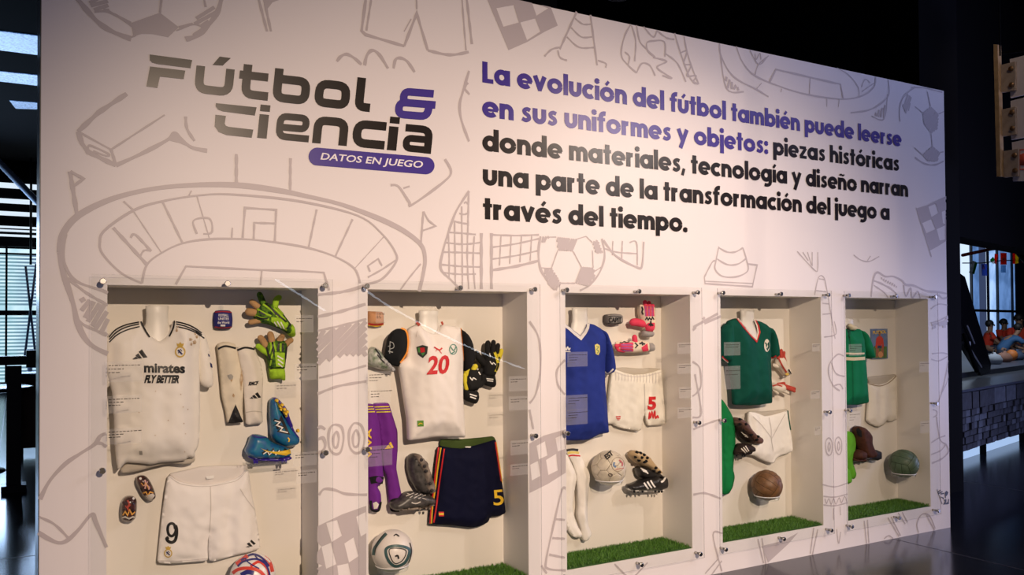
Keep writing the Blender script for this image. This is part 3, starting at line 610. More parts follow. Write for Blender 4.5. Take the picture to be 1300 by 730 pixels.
textline([('una parte de la transformación del juego a', M_ink)], xs0, xe[3], zz[3])
textline([('través del tiempo.', M_ink)], xs0, xe[4], zz[4])
# ---- logo lettering
def rp(pts, r=.24):
    out = [pts[0]]
    for a, b, c in zip(pts, pts[1:], pts[2:]):
        a, b, c = (np.array(q, float) for q in (a, b, c)); u = (a-b)/np.linalg.norm(a-b); v = (c-b)/np.linalg.norm(c-b)
        rr = min(r, np.linalg.norm(a-b)*.5, np.linalg.norm(c-b)*.5); p0, p1 = b+u*rr, b+v*rr
        out += [tuple((1-t)**2*p0+2*t*(1-t)*b+t*t*p1) for t in (0, .2, .4, .6, .8, 1)]
    return out+[pts[-1]]
def logo(ch, x0, x1, bl, m, hp=35.):
    Wd = (x1-x0)/hp-.1; w_ = .31; h = w_/2; S = []
    PG = {'F': [[(190,69.2),(243.9,76.3),(241.7,86.8),(199,81.3),(193,79.5),(190.3,76.5)], [(190.5,84.5),(235.2,89.7),(233.1,100.7),(203,97.4),(199.8,111.8),(185.8,109.9)]], 'C': [[(274,131),(325.7,136.3),(323.4,146.9),(282.6,141.5),(276.5,139),(273.8,135)], [(273.4,145.7),(286.8,147.2),(285.2,156.8),(286.5,159.6),(290,161),(321.5,164.7),(319.4,175),(287.4,171.6),(277.5,167.6),(272.5,160.5)]], 'u': [[(269.7,82.6),(278.8,71.9),(293,73.8),(282.6,83.4)]]}.get(ch, [])
    if ch == 'u': S = [(rp([(h, 1), (h, h), (Wd-h, h), (Wd-h, 1)], .3), w_)]
    if ch == 't': S = [(rp([(h+.12, 1.24), (h+.12, h), (Wd+.06, h)], .28), w_), ([(0, 1-h), (Wd, 1-h)], w_*.95)]
    if ch == 'b': S = [(rp([(h, 1.22), (h, h), (Wd-h, h), (Wd-h, 1-h), (h, 1-h)], .28), w_)]
    if ch == 'o': S = [(rp([(Wd/2, h), (Wd-h, h), (Wd-h, 1-h), (h, 1-h), (h, h), (Wd/2, h)], .32), w_)]
    if ch == 'l': S = [(rp([(h, 1.22), (h, h), (Wd+.06, h)], .25), w_)]
    if ch == 'i': S = [([(h, 0), (h, .87)], w_*1.1), ([(h+.01, .98), (h+.01, 1.22)], w_*1.15)]
    if ch == 'e': S = [(rp([(Wd, .13), (h, .13), (h, .87), (Wd-h, .87), (Wd-h, .47), (h+.1, .47)], .25), .25)]
    if ch == 'n': S = [(rp([(h, 0), (h, 1-h), (Wd-h, 1-h), (Wd-h, 0)], .28), w_)]
    if ch == 'c': S = [(rp([(Wd, 1-h), (h, 1-h), (h, h), (Wd, h)], .32), w_)]
    if ch == 'a': S = [(rp([(.05, .87), (Wd-h, .87), (Wd-h, 0)], .28), .27), (rp([(Wd-h, .13), (.13, .13), (.13, .5), (Wd-h, .5)], .22), .25)]
    if ch == '&': S = [(rp([(Wd+.02, .94), (.27, .94), (.27, .55), (Wd+.12, .55)], .24), .27), (rp([(Wd*.5, .55), (.14, .55), (.14, .12), (Wd-.12, .12), (Wd-.10, .62)], .26), .27)]
    out = [WF(None, q) for q in PG]
    for pts, wd in S:
        v, f = strip(pts, wd); px = [(x0+(p[0]+.1*p[1])*hp, 0) for p in v]
        px = [(X_, bl(X_)-p[1]*hp) for (X_, _), p in zip(px, v)]; out.append((to_wall(px), f))
    wallprint('logo_letter', out, m, wall)
b1 = lambda x: 111.0+.111*(x-186); b2 = lambda x: 174.4+.093*(x-320)
for ch, a, b in [('F', 186, 245), ('u', 246, 298), ('t', 301, 341), ('b', 345, 395), ('o', 398, 446), ('l', 449.5, 470.5)]: logo(ch, a, b, b1, M_ink)
logo('&', 500, 550, lambda x: 149+.08*(x-500), M_inkblue, 36)
for ch, a, b in [('C', 271, 325), ('i', 327, 346), ('e', 348, 395), ('n', 396, 443.5), ('c', 446, 491), ('i', 491.5, 510), ('a', 510, 551)]: logo(ch, a, b, b2, M_ink)
pl = arcp(402.5, 198.8, 9.5, 11.2, 95, 265, 8)[::1]; pl = [(x, y) for x, y in [(402.5+11*math.cos(math.radians(a)), 198.8-11.4*math.sin(math.radians(a))) for a in range(90, 271, 15)]]
pl += [(540.5+11*math.cos(math.radians(a)), 210.4-11.0*math.sin(math.radians(a))) for a in range(-90, 91, 15)]
wallprint('subtitle_pill', [WF(None, pl)], M_inkblue, wall, label='indigo rounded bar under the logo')
V, Fc = textgeo('DATOS EN JUEGO', .016, .18); bl, br, tl = np.array((406.5, 205.3)), np.array((536.5, 216.2)), np.array((407, 193.8))
wallprint('lettering', [(to_wall(bl+V[:, :1]*(br-bl)+V[:, 1:]*(tl-bl)), Fc)], M_white, wall, label='white lettering DATOS EN JUEGO')
Z1 = (1180, 600, 14.6)
wallprint('small_emblem', [W(Z1, [(135,310),(230,580)], .006, sm=False), *scribble(Z1, [(150,330),(200,325),(265,370),(260,395),(165,410)], .2, .016, .010), WF(Z1, [(190,440),(265,465),(260,495)]), WF(Z1, [(275,375),(310,335),(345,365),(330,410),(300,440),(300,475),(285,470)]), W(Z1, [(270,515),(300,505),(300,530),(265,580),(345,565),(350,490)], .012, sm=False)], M_ink, wall, label='small black emblem with a flag and a figure')

# ================================================================== THINGS IN THE CASES
M_manne = mat('mannequin_white', (.80, .77, .72), .4, noise=.03)
def cl(name, c, **k): k.setdefault('rough', .8); k.setdefault('bump', .12); k.setdefault('bscale', 350); k.setdefault('spec', .15); return mat(name, c, **k)
M_shirtw = cl('white_jersey', (.90, .85, .78), noise=.06, nscale=7)
M_black = mat('black_print', (.012, .011, .012), .5)
M_blackc = cl('black_cloth', (.014, .014, .016))
M_gold = mat('gold_thread', (.62, .42, .08), .5)
M_navy = mat('navy_print', (.02, .025, .12), .5)
M_red = mat('red_print', (.62, .015, .02), .55)
M_whitep = mat('white_print', (.85, .83, .8), .55)
M_yel = mat('yellow_print', (.85, .55, .03), .5)
M_stain = mat('mud_stain', (.42, .27, .14), .9, col2=(.62, .50, .36), nscale=60)
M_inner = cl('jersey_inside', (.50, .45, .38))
def mannequin(k, top, wtop, hook, label):
    """neck stump: px centre of top, half width px"""
    Y = .232; c = P(top[0], top[1], Y); hw = abs(P(top[0]+wtop, top[1], Y)[0]-c[0])
    zb = P(*hook, Y)[2]
    t = thing('mannequin', (c[0], Y, zb-.10), label, 'mannequin', 'mannequin neck stumps above the shirts')
    H_ = c[2]-zb
    pr = [(hw*.9, H_), (hw*.98, H_-.004), (hw*.92, H_*.75), (hw*.95, H_*.5), (hw*1.2, H_*.2), (hw*1.6, -.02), (hw*1.9, -.06), (hw*2, -.10)]
    v, f = lathev((c[0], Y, zb), pr[::-1], 28, .42); o = mesh('bust', v, f, M_manne, t, True)
    for p in o.data.polygons: p.use_smooth = len(p.vertices) == 4
    v, f = lathev((c[0], Y, zb+H_), [(hw*.75, 0), (hw*.72, .002), (.001, .0022)], 24, .42); mesh('neck_cap', v, f, M_manne, t)
    tube('wall_bracket', [(c[0], Y+.02, zb-.06), (c[0], D_N-.0005, zb-.06)], .012, M_chrome, t, 8, False)
# ---------------- case 1
mannequin(0, (199.5, 388), 15, (201, 430), 'white mannequin neck above the stained white shirt with black shoulder stripes')
t = thing('football_shirt', ctr([(150, 597), (253, 560)], .19), 'white football shirt with black shoulder stripes, mud stains and airline lettering', 'shirt')
h = puff('shirt_body', [(179,407),(168,410),(157,413),(143,422),(134,430),(131,446),(133,462),(138,480),(143,500),(145,530),(146,560),(148,585),(150.5,597),(159,587),(176,588),(192,590),(205,587),(220,586),(236,584.5),(237,581),(248,580.5),(247,573),(250,571),(253,560),(254,520),(253.5,485),(253,455),(254,440),(255,428),(245,413),(232,409),(221,406),(218,415),(213,426),(207,431),(202,433),(196,430),(190,426),(184,416)], M_shirtw, t, .20, .085, .07, .03, cloth(.0055, 42, .5), rnd=1)
hs = puff('sleeve', [(240,413),(250,416),(258,422),(263,432),(267,448),(269.5,465),(271,478),(270.5,491),(262,492.5),(253.5,486),(250,462),(246,438)], M_shirtw, t, .215, .042, .05, .03, cloth(.006, 60, 2))
hs2 = puff('sleeve', [(150,417),(140,423),(131,434),(126,450),(124,470),(125,490),(134,494),(143,487),(146,462),(150,440)], M_shirtw, t, .215, .042, .05, .03, cloth(.006, 60, 1))
pin(t, (200, 470), .22); pin(t, (180, 560), .22); pin(t, (260, 470), .235); pin(t, (134, 460), .235)
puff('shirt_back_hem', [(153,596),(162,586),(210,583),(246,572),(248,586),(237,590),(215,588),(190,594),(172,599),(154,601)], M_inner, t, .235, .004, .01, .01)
prt('collar_trim', h, M_black, t, [([(179,408),(183.5,417.5),(190,428)], 2.0)], lift=.006); prt('collar_trim', h, M_black, t, [([(221.5,407),(220,416),(215,427)], 2.0)], lift=.006)
for q in ([(308,225),(200,247),(110,290),(56,352)], [(310,240),(200,268),(120,310),(58,372)], [(315,262),(210,290),(120,335),(58,395)]): prt('shoulder_stripe', h, M_black, t, [(K(A2, q), 1.6)])
for q in ([(620,222),(700,240),(780,275),(838,318)], [(622,240),(700,260),(790,300),(840,335)], [(625,262),(710,282),(790,315),(860,362)]): prt('shoulder_stripe', h, M_black, t, [(K(A2, q), 1.6)])
TRI = lambda k, a, b, c: None
def trefoil(host, parent, bl, w_, hh, m, name='three_stripe_mark', sk=0):
    S = []
    for i, (xa, ya) in enumerate(((0, .18), (.31, .42), (.62, .68))):
        x0 = bl[0]+xa*w_*1.02; top = hh*(ya+.30)
        S.append([(x0, bl[1]+sk*(x0-bl[0])), (x0+w_*.26, bl[1]+sk*(x0+w_*.26-bl[0])), (x0+w_*.26-top*.62+w_*.07, bl[1]-top+hh*.04+sk*xa*w_), (x0-w_*.02-top*.35, bl[1]-top*.82+sk*xa*w_)])
    S = [[(x0_, y0_) for x0_, y0_ in s] for s in S]
    return prt(name, host, m, parent, fills=S)
prt('three_stripe_mark', h, M_black, t, fills=[K(A2, q) for q in ([(252,537),(285,513),(300,534),(262,541)], [(278,505),(303,488),(333,530),(304,533)], [(305,475),(333,455),(380,522),(345,527)])])
def crest(host, parent, cx, cy, r):
    prt('crest', host, M_gold, parent, [([(cx+r*math.cos(a), cy+.2*r+r*1.05*math.sin(a)) for a in np.linspace(0, 2*PI, 14)[:-1]], r*.28, True)], [[(cx-r*.6, cy-r*.95), (cx-r*.8, cy-r*1.6), (cx-r*.3, cy-r*1.5), (cx, cy-r*1.9), (cx+r*.3, cy-r*1.5), (cx+r*.8, cy-r*1.6), (cx+r*.6, cy-r*.95)]], 'gold crowned round crest')
    prt('crest_letters', host, M_navy, parent, [([(cx-r*.5, cy-.2*r), (cx+r*.45, cy+.75*r)], r*.34), ([(cx-r*.4, cy+.5*r), (cx, cy-r*.3), (cx+r*.4, cy+.1*r)], r*.16)])
crest(h, t, 228.8, 445.5, 6)
ptext('lettering', 'mirates', h, (183, 473), (235, 474), (183, 461), M_black, t, .035, label='black lettering mirates')
ptext('lettering', 'FLY BETTER', h, (183, 486.3), (227, 486.5), (184.3, 476), M_black, t, .055, .2, label='black lettering FLY BETTER')
for px_, r in (((242, 431), 2.6), ((247, 435), 3), ((250, 428), 2.2), ((248, 424), 1.5), ((224, 419), 2.2), ((243, 437), 1.8), ((225.5, 415), 1.2)):
    prt('mud_stain', h, M_stain, t, fills=[[(px_[0]+r*random.uniform(.5, 1.2)*math.cos(a), px_[1]+r*random.uniform(.5, 1.3)*math.sin(a)) for a in np.linspace(0, 2*PI, 11)[:-1]]], label='brown mud stain')
prt('mud_speck', h, M_stain, t, fills=[[(x, y), (x+1.2, y+.2), (x+.9, y+1.5), (x, y+1.2)] for x, y in ((197, 496), (176, 523), (232, 516), (238, 519), (196.5, 552), (235, 550), (234, 573), (229, 500), (213, 533), (233, 537))])
prt('hem_tag', h, mat('grey_tag', (.35, .33, .30), .6), t, fills=[[(176.5,572.5),(180.5,572.5),(181,577.5),(177,577.5)]])
prt('sleeve_badge', hs, M_navy, t, fills=[[(266.5,460),(269,462),(270,467),(267.5,466)], [(264,449),(265.5,449.5),(266.5,453),(264.8,452.5)]])
# armband
M_navyc = cl('navy_armband', (.035, .035, .19)); M_band_r = mat('armband_red', (.4, .03, .05), .6)
t = thing('armband', ctr([(272,393),(295,418)], .27), 'small navy captain armband with red trim and white words', 'armband')
h = puff('band', [(272.5,394.5),(282,393.5),(294,394.5),(295.5,405),(294.5,417),(284,418),(272,416.5),(271.3,405)], M_navyc, t, .265, .03, .03, .02)
tube('hanger', [P(281.5, 394, .26), P(281.5, 388, .27)], .008, M_holder, t, 8); pin(t, (283, 405), .28)
prt('trim', h, M_band_r, t, [([(272.8,396.3),(283,395.5),(294,396.5)], 1.6), ([(272.5,415),(283,416.3),(294,415.3)], 1.6)])
for s, y0, a, b in (('FOOTBALL', 401.8, 277.5, 290), ('UNITES', 406.2, 277, 290.5), ('the World', 411, 276, 291)): ptext('lettering', s, h, (a, y0), (b, y0), (a, y0-3.2), M_whitep, t, .01)
prt('word_patch', h, M_whitep, t, fills=[[(280,412),(286,412),(286,414.4),(280,414.4)]])
# gloves
def glove(label, palm, fingers, cuff, mats, Y=.235, tp=.03, extra=None, rfac=1., skin=None, group='goalkeeper gloves'):
    t = thing('goalkeeper_glove', ctr(palm, Y), label, 'glove', group)
    h = puff('palm', palm, mats[0], t, Y, tp, .03, .03)
    for i, f in enumerate(fingers):
        pts, r = f[0], f[1]; m = f[2] if len(f) > 2 else mats[1]; Yf = Y-(.006 if i % 2 else .0)
        q = [P(x, y, Yf) for x, y in cat(pts, 4)]; n = len(q)
        tube('thumb' if len(f) > 3 else 'finger', q, [r*(1.0-.12*abs(j/(n-1)-.45)) for j in range(n)], m, t, 10, True, flat=.85)
    if cuff: puff('cuff', cuff, mats[2], t, Y+.002, tp*.9, .03, .028)
    pin(t, (sum(x for x, _ in palm)/len(palm), sum(y for _, y in palm)/len(palm)), Y+.02)
    return t, h
M_lime = cl('lime_latex', (.40, .68, .04), noise=.25, nscale=40); M_tan = cl('tan_latex', (.50, .30, .14), noise=.2, nscale=30); M_dgreen = cl('green_black_knit', (.008, .03, .02), col2=(.12, .26, .02), nscale=60)
t, h = glove('lime and black goalkeeper glove lying on its side, tan fingertips, upper of the pair', K(A4, [(415,215),(430,160),(500,120),(580,150),(640,190),(690,260),(730,310),(745,370),(710,395),(680,370),(620,340),(540,310),(470,300),(420,265)]),
 [(K(A4, [(440,215),(370,205)]), .022, M_tan), (K(A4, [(450,165),(400,125)]), .018, M_tan), (K(A4, [(500,150),(475,90),(462,60)]), .017, M_dgreen), (K(A4, [(590,180),(600,110),(625,85)]), .017, M_lime), (K(A4, [(460,280),(385,292)]), .015, M_tan, 1)],
 K(A4, [(690,330),(735,300),(765,350),(765,410),(735,420),(700,390)]), (M_dgreen, M_lime, M_lime), skin=1)
for q in ([(415,230),(470,255),(540,270)], [(440,180),(500,215),(560,240)], [(490,140),(560,190),(620,250)], [(580,170),(650,240),(700,310)], [(600,160),(660,225)]): prt('lime_stripe', h, M_lime, t, [(K(A4, q), 2.4)])
prt('pale_stripes', h, M_whitep, t, [(K(A4, q), 1.4) for q in ([(585,290),(610,330)], [(610,285),(645,345)], [(640,290),(670,350)])])
prt('back_patch', h, M_lime, t, fills=[K(A4, [(560,250),(640,255),(700,320),(690,365),(620,330),(560,290)])], lift=.0012)
for q in ([(430,245),(480,262),(530,262)], [(455,200),(510,232)], [(510,130),(570,185),(600,230)], [(590,210),(640,250),(690,290)], [(690,350),(725,305)]): prt('black_stripe', h, M_black, t, [(K(A4, q), 2.0)], lift=.0045)
t, h = glove('lime and black goalkeeper glove hanging cuff down, lower of the pair', K(A4, [(500,490),(540,450),(600,440),(690,450),(700,480),(690,560),(680,640),(675,690),(545,690),(540,620),(515,560)]),
 [(K(A4, [(530,520),(490,450),(470,425)]), .018, M_tan), (K(A4, [(570,480),(558,420),(552,395)]), .019, M_tan), (K(A4, [(610,480),(640,430),(650,415)]), .018, M_tan), (K(A4, [(670,500),(700,460),(725,445)]), .016, M_tan), (K(A4, [(540,560),(490,525),(450,495)]), .016, M_lime, 1)],
 K(A4, [(545,670),(672,670),(680,745),(678,790),(640,770),(560,775),(552,730)]), (M_dgreen, M_lime, M_lime))
prt('back_patch', h, M_lime, t, fills=[K(A4, [(590,545),(675,550),(672,670),(600,665)])], lift=.0012)
for q in ([(545,560),(560,500),(550,455)], [(600,540),(585,480),(575,445)], [(640,540),(640,470)], [(560,600),(575,540)], [(550,660),(560,610)]): prt('lime_stripe', h, M_lime, t, [(K(A4, q), 2.0)])
prt('pale_stripes', h, M_whitep, t, [(K(A4, q), 1.6) for q in ([(612,575),(660,605)], [(615,605),(660,640)], [(618,640),(655,670)])])
prt('cuff_line', h, M_black, t, [(K(A4, [(548,684),(660,682)]), 1.4)], lift=.005)
for q in ([(520,500),(535,560),(555,610)], [(570,440),(575,520),(580,560)], [(625,460),(615,530)], [(660,470),(655,540)], [(690,500),(680,600)]): prt('black_stripe', h, M_black, t, [(K(A4, q), 2.0)], lift=.0045)
# socks
M_sockw = cl('white_sock', (.80, .72, .58), noise=.14, nscale=14, bump=.2); M_sockw2 = cl('clean_white_sock', (.82, .76, .68), noise=.05)
t = thing('football_sock', ctr([(285,425),(305,537)], .25), 'mud-stained white football sock with a black triangle at the foot', 'sock')
h = puff('sock_leg', K(A5, [(65,50),(110,35),(160,48),(170,70),(188,160),(205,230),(203,320),(200,400),(204,465),(170,468),(122,470),(112,400),(92,320),(85,230),(75,130)]), M_sockw, t, .25, .026, .03, .025, cloth(.005, 90, 1)); pin(t, (293, 450), .27); pin(t, (296, 520), .27)
prt('band', h, M_black, t, [(K(A5, [(70,75),(110,60),(165,72)]), 2.4)])
prt('triangle', h, M_black, t, fills=[K(A5, [(163,368),(204,462),(150,470),(122,469)])]); prt('mud_stain', h, M_stain, t, fills=[K(A5, [(150,310),(160,322),(155,335),(146,325)]), K(A5, [(135,240),(150,232),(142,253)]), K(A5, [(195,180),(203,230),(192,300),(186,240)])])
prt('crest', h, mat('grey_crest', (.35, .33, .3), .6), t, fills=[K(A5, [(118,215),(140,208),(152,220),(145,240),(130,236)])])
t = thing('football_sock', ctr([(310,425),(333,537)], .25), 'white football sock marked RMCF above three black bars', 'sock')
h = puff('sock_leg', K(A5, [(170,68),(205,62),(262,65),(275,100),(300,160),(310,230),(306,300),(304,400),(308,470),(270,472),(222,478),(215,400),(208,300),(200,200),(180,120)]), M_sockw2, t, .247, .026, .03, .028, cloth(.005, 90, 3)); pin(t, (318, 450), .27); pin(t, (325, 520), .27)
prt('band', h, M_black, t, [(K(A5, [(172,82),(215,68),(265,77)]), 2.4)])
ptext('lettering', 'RMCF', h, K(A5, [(231,270)])[0], K(A5, [(283,266)])[0], K(A5, [(234,249)])[0], M_black, t, .05, .2)
prt('three_stripe_mark', h, M_black, t, fills=[K(A5, q) for q in ([(237,337),(250,329),(258,339)], [(250,325),(262,317),(280,337),(264,338)], [(266,313),(280,304),(298,332),(284,335)])]); prt('foot_seam', h, M_inner, t, [(K(A5, [(217,412),(260,405),(304,410)]), .8)])
# boots
def boot(label, upper, sole, studs, m_up, m_sole, m_stud=None, Y=.235, t_=.05, lines=(), bk=.03, sdir=None, cat_='football boot', ts=.052, studlen=.012, opening=None, laces=None, group='football boots', Ysole=None, studface=False):
    t = thing('football_boot', ctr(sole or upper, Y), label, 'football boot', group)
    h = puff('upper', upper, m_up, t, Y, t_, .035, bk, step=.011)
    hs_ = None
    if sole: hs_ = puff('sole', sole, m_sole, t, (Ysole or Y)-.001, ts, .02, bk, step=.011)
    for s in studs:
        if studface:
            p = D_([s], hs_ or h, -.004)[0]; v, f = tubev([p, p+np.array((0, -.010, 0)), p+np.array((0, -.017, 0))], [.0105, .009, .007], 8, False)
        else:
            a, b = s; p = P(*a, Y-.03); q = P(*b, Y-.03); v, f = tubev([p, q], [.008, .0055], 8, False)
        mesh('stud', v, f, m_stud or m_sole, t)
    if opening: prt('collar_opening', h, M_blackc, t, fills=[opening])
    if laces:
        for lc in laces:
            q = D_(lc, h, .003); tube('lace', list(q), .0028, laces_m[0], t, 5)
    cx_ = sum(x for x, _ in upper)/len(upper); cy_ = sum(y for _, y in upper)/len(upper); pin(t, (cx_, cy_), Y+bk-.01, r=.01)
    return t, h, hs_
laces_m = [M_blackc]
M_bboot = mat('blue_boot', (.01, .09, .30), .4, col2=(.012, .19, .30), nscale=22, coat=.25); M_vio = mat('violet_sole', (.04, .02, .28), .3, coat=.4); M_plinth = M_holder
t, h, hs_ = boot('blue football boot seen from the side on a small shelf, yellow swoosh mark', K(A5, [(248,530),(285,528),(328,540),(345,560),(380,580),(420,590),(455,610),(458,640),(420,652),(330,658),(260,655),(225,640),(213,615),(232,580)]),
 K(A5, [(228,640),(300,655),(380,655),(458,640),(456,665),(400,672),(290,668),(240,655)]), [(K(A5, [(x, 662)])[0], K(A5, [(x+2, 682)])[0]) for x in (262, 275, 410, 428)], M_bboot, M_vio, Y=.225)
prt('black_zigzag', h, M_black, t, [(K(A5, [(305,630),(330,615),(340,640),(362,612),(375,640),(395,610),(405,635),(430,605)]), 3.4, False, False)])
prt('cream_zigzag', h, M_whitep, t, [(K(A5, [(310,632),(332,618),(342,636),(364,615),(377,636),(397,612)]), 1.3, False, False)], lift=.003)
prt('swoosh', h, M_yel, t, fills=[K(A5, [(296,602),(340,618),(385,620),(430,612),(452,605),(456,628),(430,640),(380,632),(330,620)])], lift=.0035)
prt('collar_line', h, M_vio, t, [(K(A5, [(250,532),(290,545),(328,542)]), 1.5)])
tt = thing('boot_shelf', P(334, 590, .22), 'clear acrylic shelf strip under the blue boot', 'shelf'); q0 = P(314, 589, .2); q1 = P(363, 588, .2); box('shelf_plate', q0[0], q1[0], .16, D_N-.0005, q0[2]-.012, q0[2]-.004, M_holder, tt); box('shelf_lip', q0[0], q1[0], .156, .1605, q0[2]-.012, q0[2]+.006, M_holder, tt)
t, h, hs_ = boot('blue football boot standing on its heel, yellow studs showing', K(A5, [(348,345),(370,330),(400,400),(440,470),(480,520),(505,550),(495,580),(460,595),(420,590),(380,570),(352,540),(350,480),(345,420)]),
 K(A5, [(355,335),(380,330),(420,370),(445,420),(470,500),(500,545),(488,560),(450,510),(420,450),(390,390)]), K(A5, [(380,348),(378,362),(398,380),(408,372),(420,395),(402,395),(435,408),(428,418),(492,508)]), M_bboot, M_vio, M_yel, Y=.235, studface=True)
prt('black_zigzag', h, M_black, t, [(K(A5, [(365,450),(400,460),(375,480),(415,490),(395,510),(440,520),(405,440),(385,500)]), 3.4, False, False)])
prt('cream_zigzag', h, M_whitep, t, [(K(A5, [(370,455),(398,463),(380,480),(412,492),(400,508),(440,518)]), 1.5, False, False)], lift=.003)
prt('yellow_mark', hs_, M_yel, t, [(K(A5, [(372,345),(395,375),(415,400),(435,435)]), 3.2)]); prt('swoosh', h, M_yel, t, [(K(A5, [(440,545),(448,555),(444,568)]), 1.6)])
# shin guards
def shin(label, px, rot_):
    t = thing('shin_guard', ctr(px, .25), label, 'shin guard', 'shin guards by the white shorts'); h = puff('shell', px, mat('shin_guard_print', (.10, .035, .03), .25, col2=(.015, .01, .012), nscale=55, coat=.6), t, .25, .03, .03, .03)
    pin(t, (sum(x for x, _ in px)/len(px), sum(y for _, y in px)/len(px)), .275); return t, h
M_sil = mat('silver_flame', (.6, .55, .5), .4); M_flame = mat('flame_orange', (.75, .38, .08), .4)
t, h = shin('dark printed shin guard, upper and tilted one of the pair', K(A6, [(200,85),(225,72),(262,75),(290,105),(310,150),(328,200),(325,225),(295,240),(268,232),(240,200),(212,150),(197,115)]), 0)
prt('silver_base', h, M_sil, t, fills=[K(A6, [(255,205),(310,190),(322,205),(300,232),(288,236)])]); prt('flame', h, M_flame, t, [(K(A6, [(240,190),(262,180),(275,205),(290,180),(312,188)]), 1.6, False, False), (K(A6, [(230,120),(250,140),(262,120),(280,160)]), 1.0)]); prt('white_emblem', h, M_whitep, t, fills=[[(178.3+1.7*math.cos(a), 607.5+1.7*math.sin(a)) for a in np.linspace(0, 2*PI, 9)[:-1]]])
prt('figure_print', h, mat('pink_figure', (.55, .3, .28), .5), t, [(K(A6, [(255,100),(262,130),(255,160)]), 2), (K(A6, [(262,130),(285,150),(280,165)]), 1.5), (K(A6, [(240,140),(262,130),(275,110)]), 1)])
t, h = shin('dark printed shin guard, lower and upright one of the pair', K(A6, [(120,220),(150,208),(185,212),(202,235),(203,290),(195,345),(180,372),(145,380),(110,372),(97,345),(96,290),(105,245)]), 0)
prt('silver_base', h, M_sil, t, [(K(A6, [(103,352),(125,345),(150,358),(175,345),(195,350)]), 2.0, False, False)]); prt('flame', h, M_flame, t, [(K(A6, [(108,335),(125,310),(140,335),(155,300),(170,330),(190,312)]), 1.6, False, False)]); prt('white_emblem', h, M_whitep, t, fills=[[(169.6+1.7*math.cos(a), 632.8+1.7*math.sin(a)) for a in np.linspace(0, 2*PI, 9)[:-1]]])
prt('figure_print', h, mat('red_figure', (.4, .05, .03), .5), t, [(K(A6, [(140,235),(152,260),(140,285),(155,310)]), 2.2), (K(A6, [(125,270),(140,285),(160,265)]), 1.2)])
# shorts
def shorts(label, px, m, back=None, Y=.25, t_=.020, amp=.006, mb=None):
    t = thing('football_shorts', ctr(px, Y), label, 'shorts')
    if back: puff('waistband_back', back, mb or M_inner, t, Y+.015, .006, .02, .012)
    h = puff('shorts_front', px, m, t, Y, t_, .03, .02, cloth(amp, 55, px[0][0])); x = [a for a, _ in px]; y = [b for _, b in px]
    pin(t, (min(x)*.7+max(x)*.3, min(y)*.85+max(y)*.15), Y+.015); pin(t, (min(x)*.3+max(x)*.7, min(y)*.85+max(y)*.15), Y+.015); return t, h
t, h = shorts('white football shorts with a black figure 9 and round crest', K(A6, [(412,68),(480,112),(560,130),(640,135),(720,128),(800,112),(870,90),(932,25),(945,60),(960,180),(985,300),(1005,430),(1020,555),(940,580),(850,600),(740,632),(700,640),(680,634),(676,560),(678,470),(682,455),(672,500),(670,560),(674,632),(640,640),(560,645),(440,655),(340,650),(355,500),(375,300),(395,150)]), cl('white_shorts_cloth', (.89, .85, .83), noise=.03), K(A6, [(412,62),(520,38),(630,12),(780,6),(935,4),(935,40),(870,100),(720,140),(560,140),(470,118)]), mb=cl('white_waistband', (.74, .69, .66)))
prt('waist_seam', h, mat('seam_grey', (.6, .56, .54), .8), t, [(K(A6, [(416,76),(480,122),(560,140),(640,145),(720,138),(800,122),(870,100),(928,40)]), .8), (K(A6, [(688,140),(692,250),(690,350),(682,450)]), .9), (K(A6, [(885,160),(930,230),(985,300)]), .8), (K(A6, [(345,635),(500,636),(672,620)]), .7)])
prt('figure_nine', h, M_black, t, [(K(A6, [(456,425),(450,398),(432,388),(412,400),(406,430),(414,462),(436,472),(456,450),(462,420)]), 3.4), (K(A6, [(458,400),(466,430),(464,470),(455,500),(435,514),(412,508),(400,490),(412,480)]), 3.9)], label='black figure 9')
crest(h, t, 213.5, 701.5, 4.6)
prt('three_stripe_mark', h, M_black, t, fills=[K(A6, q) for q in ([(922,546),(940,537),(948,547)], [(930,523),(945,514),(968,540),(950,543)], [(952,507),(960,496),(990,522),(976,531)])]); prt('size_tag', h, M_whitep, t, fills=[K(A6, [(660,78),(712,70),(712,90),(664,97)])], lift=.004)
# balls
def sph(c, r, lift=0): return Host(c[1], mx=.125, h= lambda p: np.sqrt(np.clip(r*r-(p[:, 0]-c[0])**2-(p[:, 1]-c[2])**2, 0, None)))
def ballgeo(c, r, n=28, m=18):
    V = []; Fc = []
    for i in range(m+1):
        for j in range(n): a = PI*i/m; b = 2*PI*j/n; V.append((c[0]+r*math.sin(a)*math.cos(b), c[1]+r*math.sin(a)*math.sin(b), c[2]+r*math.cos(a)))
    for i in range(m):
        for j in range(n): Fc.append((i*n+j, (i+1)*n+j, (i+1)*n+(j+1) % n, i*n+(j+1) % n))
    return V, Fc
def holder(c, r, label, col=M_holder):
    t = thing('ball_holder', (c[0], c[1], c[2]-r*1.1), label, 'stand', 'clear holders under the balls')
    v = []; n = 32; rr = r*.80; zz_ = c[2]-r*.66
    q = [(c[0]+rr*math.cos(a), c[1]+rr*math.sin(a), zz_) for a in np.linspace(0, 2*PI, n+1)]
    v, f = tubev(q, .0035, 6, False); mesh('ring', v, f, mat('white_acrylic_rim', (.8, .8, .8), .2), t, True)
    v, f = lathev((c[0], c[1], zz_), [(rr, 0), (rr*.98, -.012), (rr*.93, -.028), (rr*.90, -.028), (rr*.95, -.012), (rr*.97, 0)], 28); mesh('cup', v, f, M_holder, t, True)
    box('wall_arm', c[0]-.012, c[0]+.012, min(c[1]+rr*.85, D_N-.03), D_N-.0005, zz_-.04, zz_, M_holder, t)
    return t
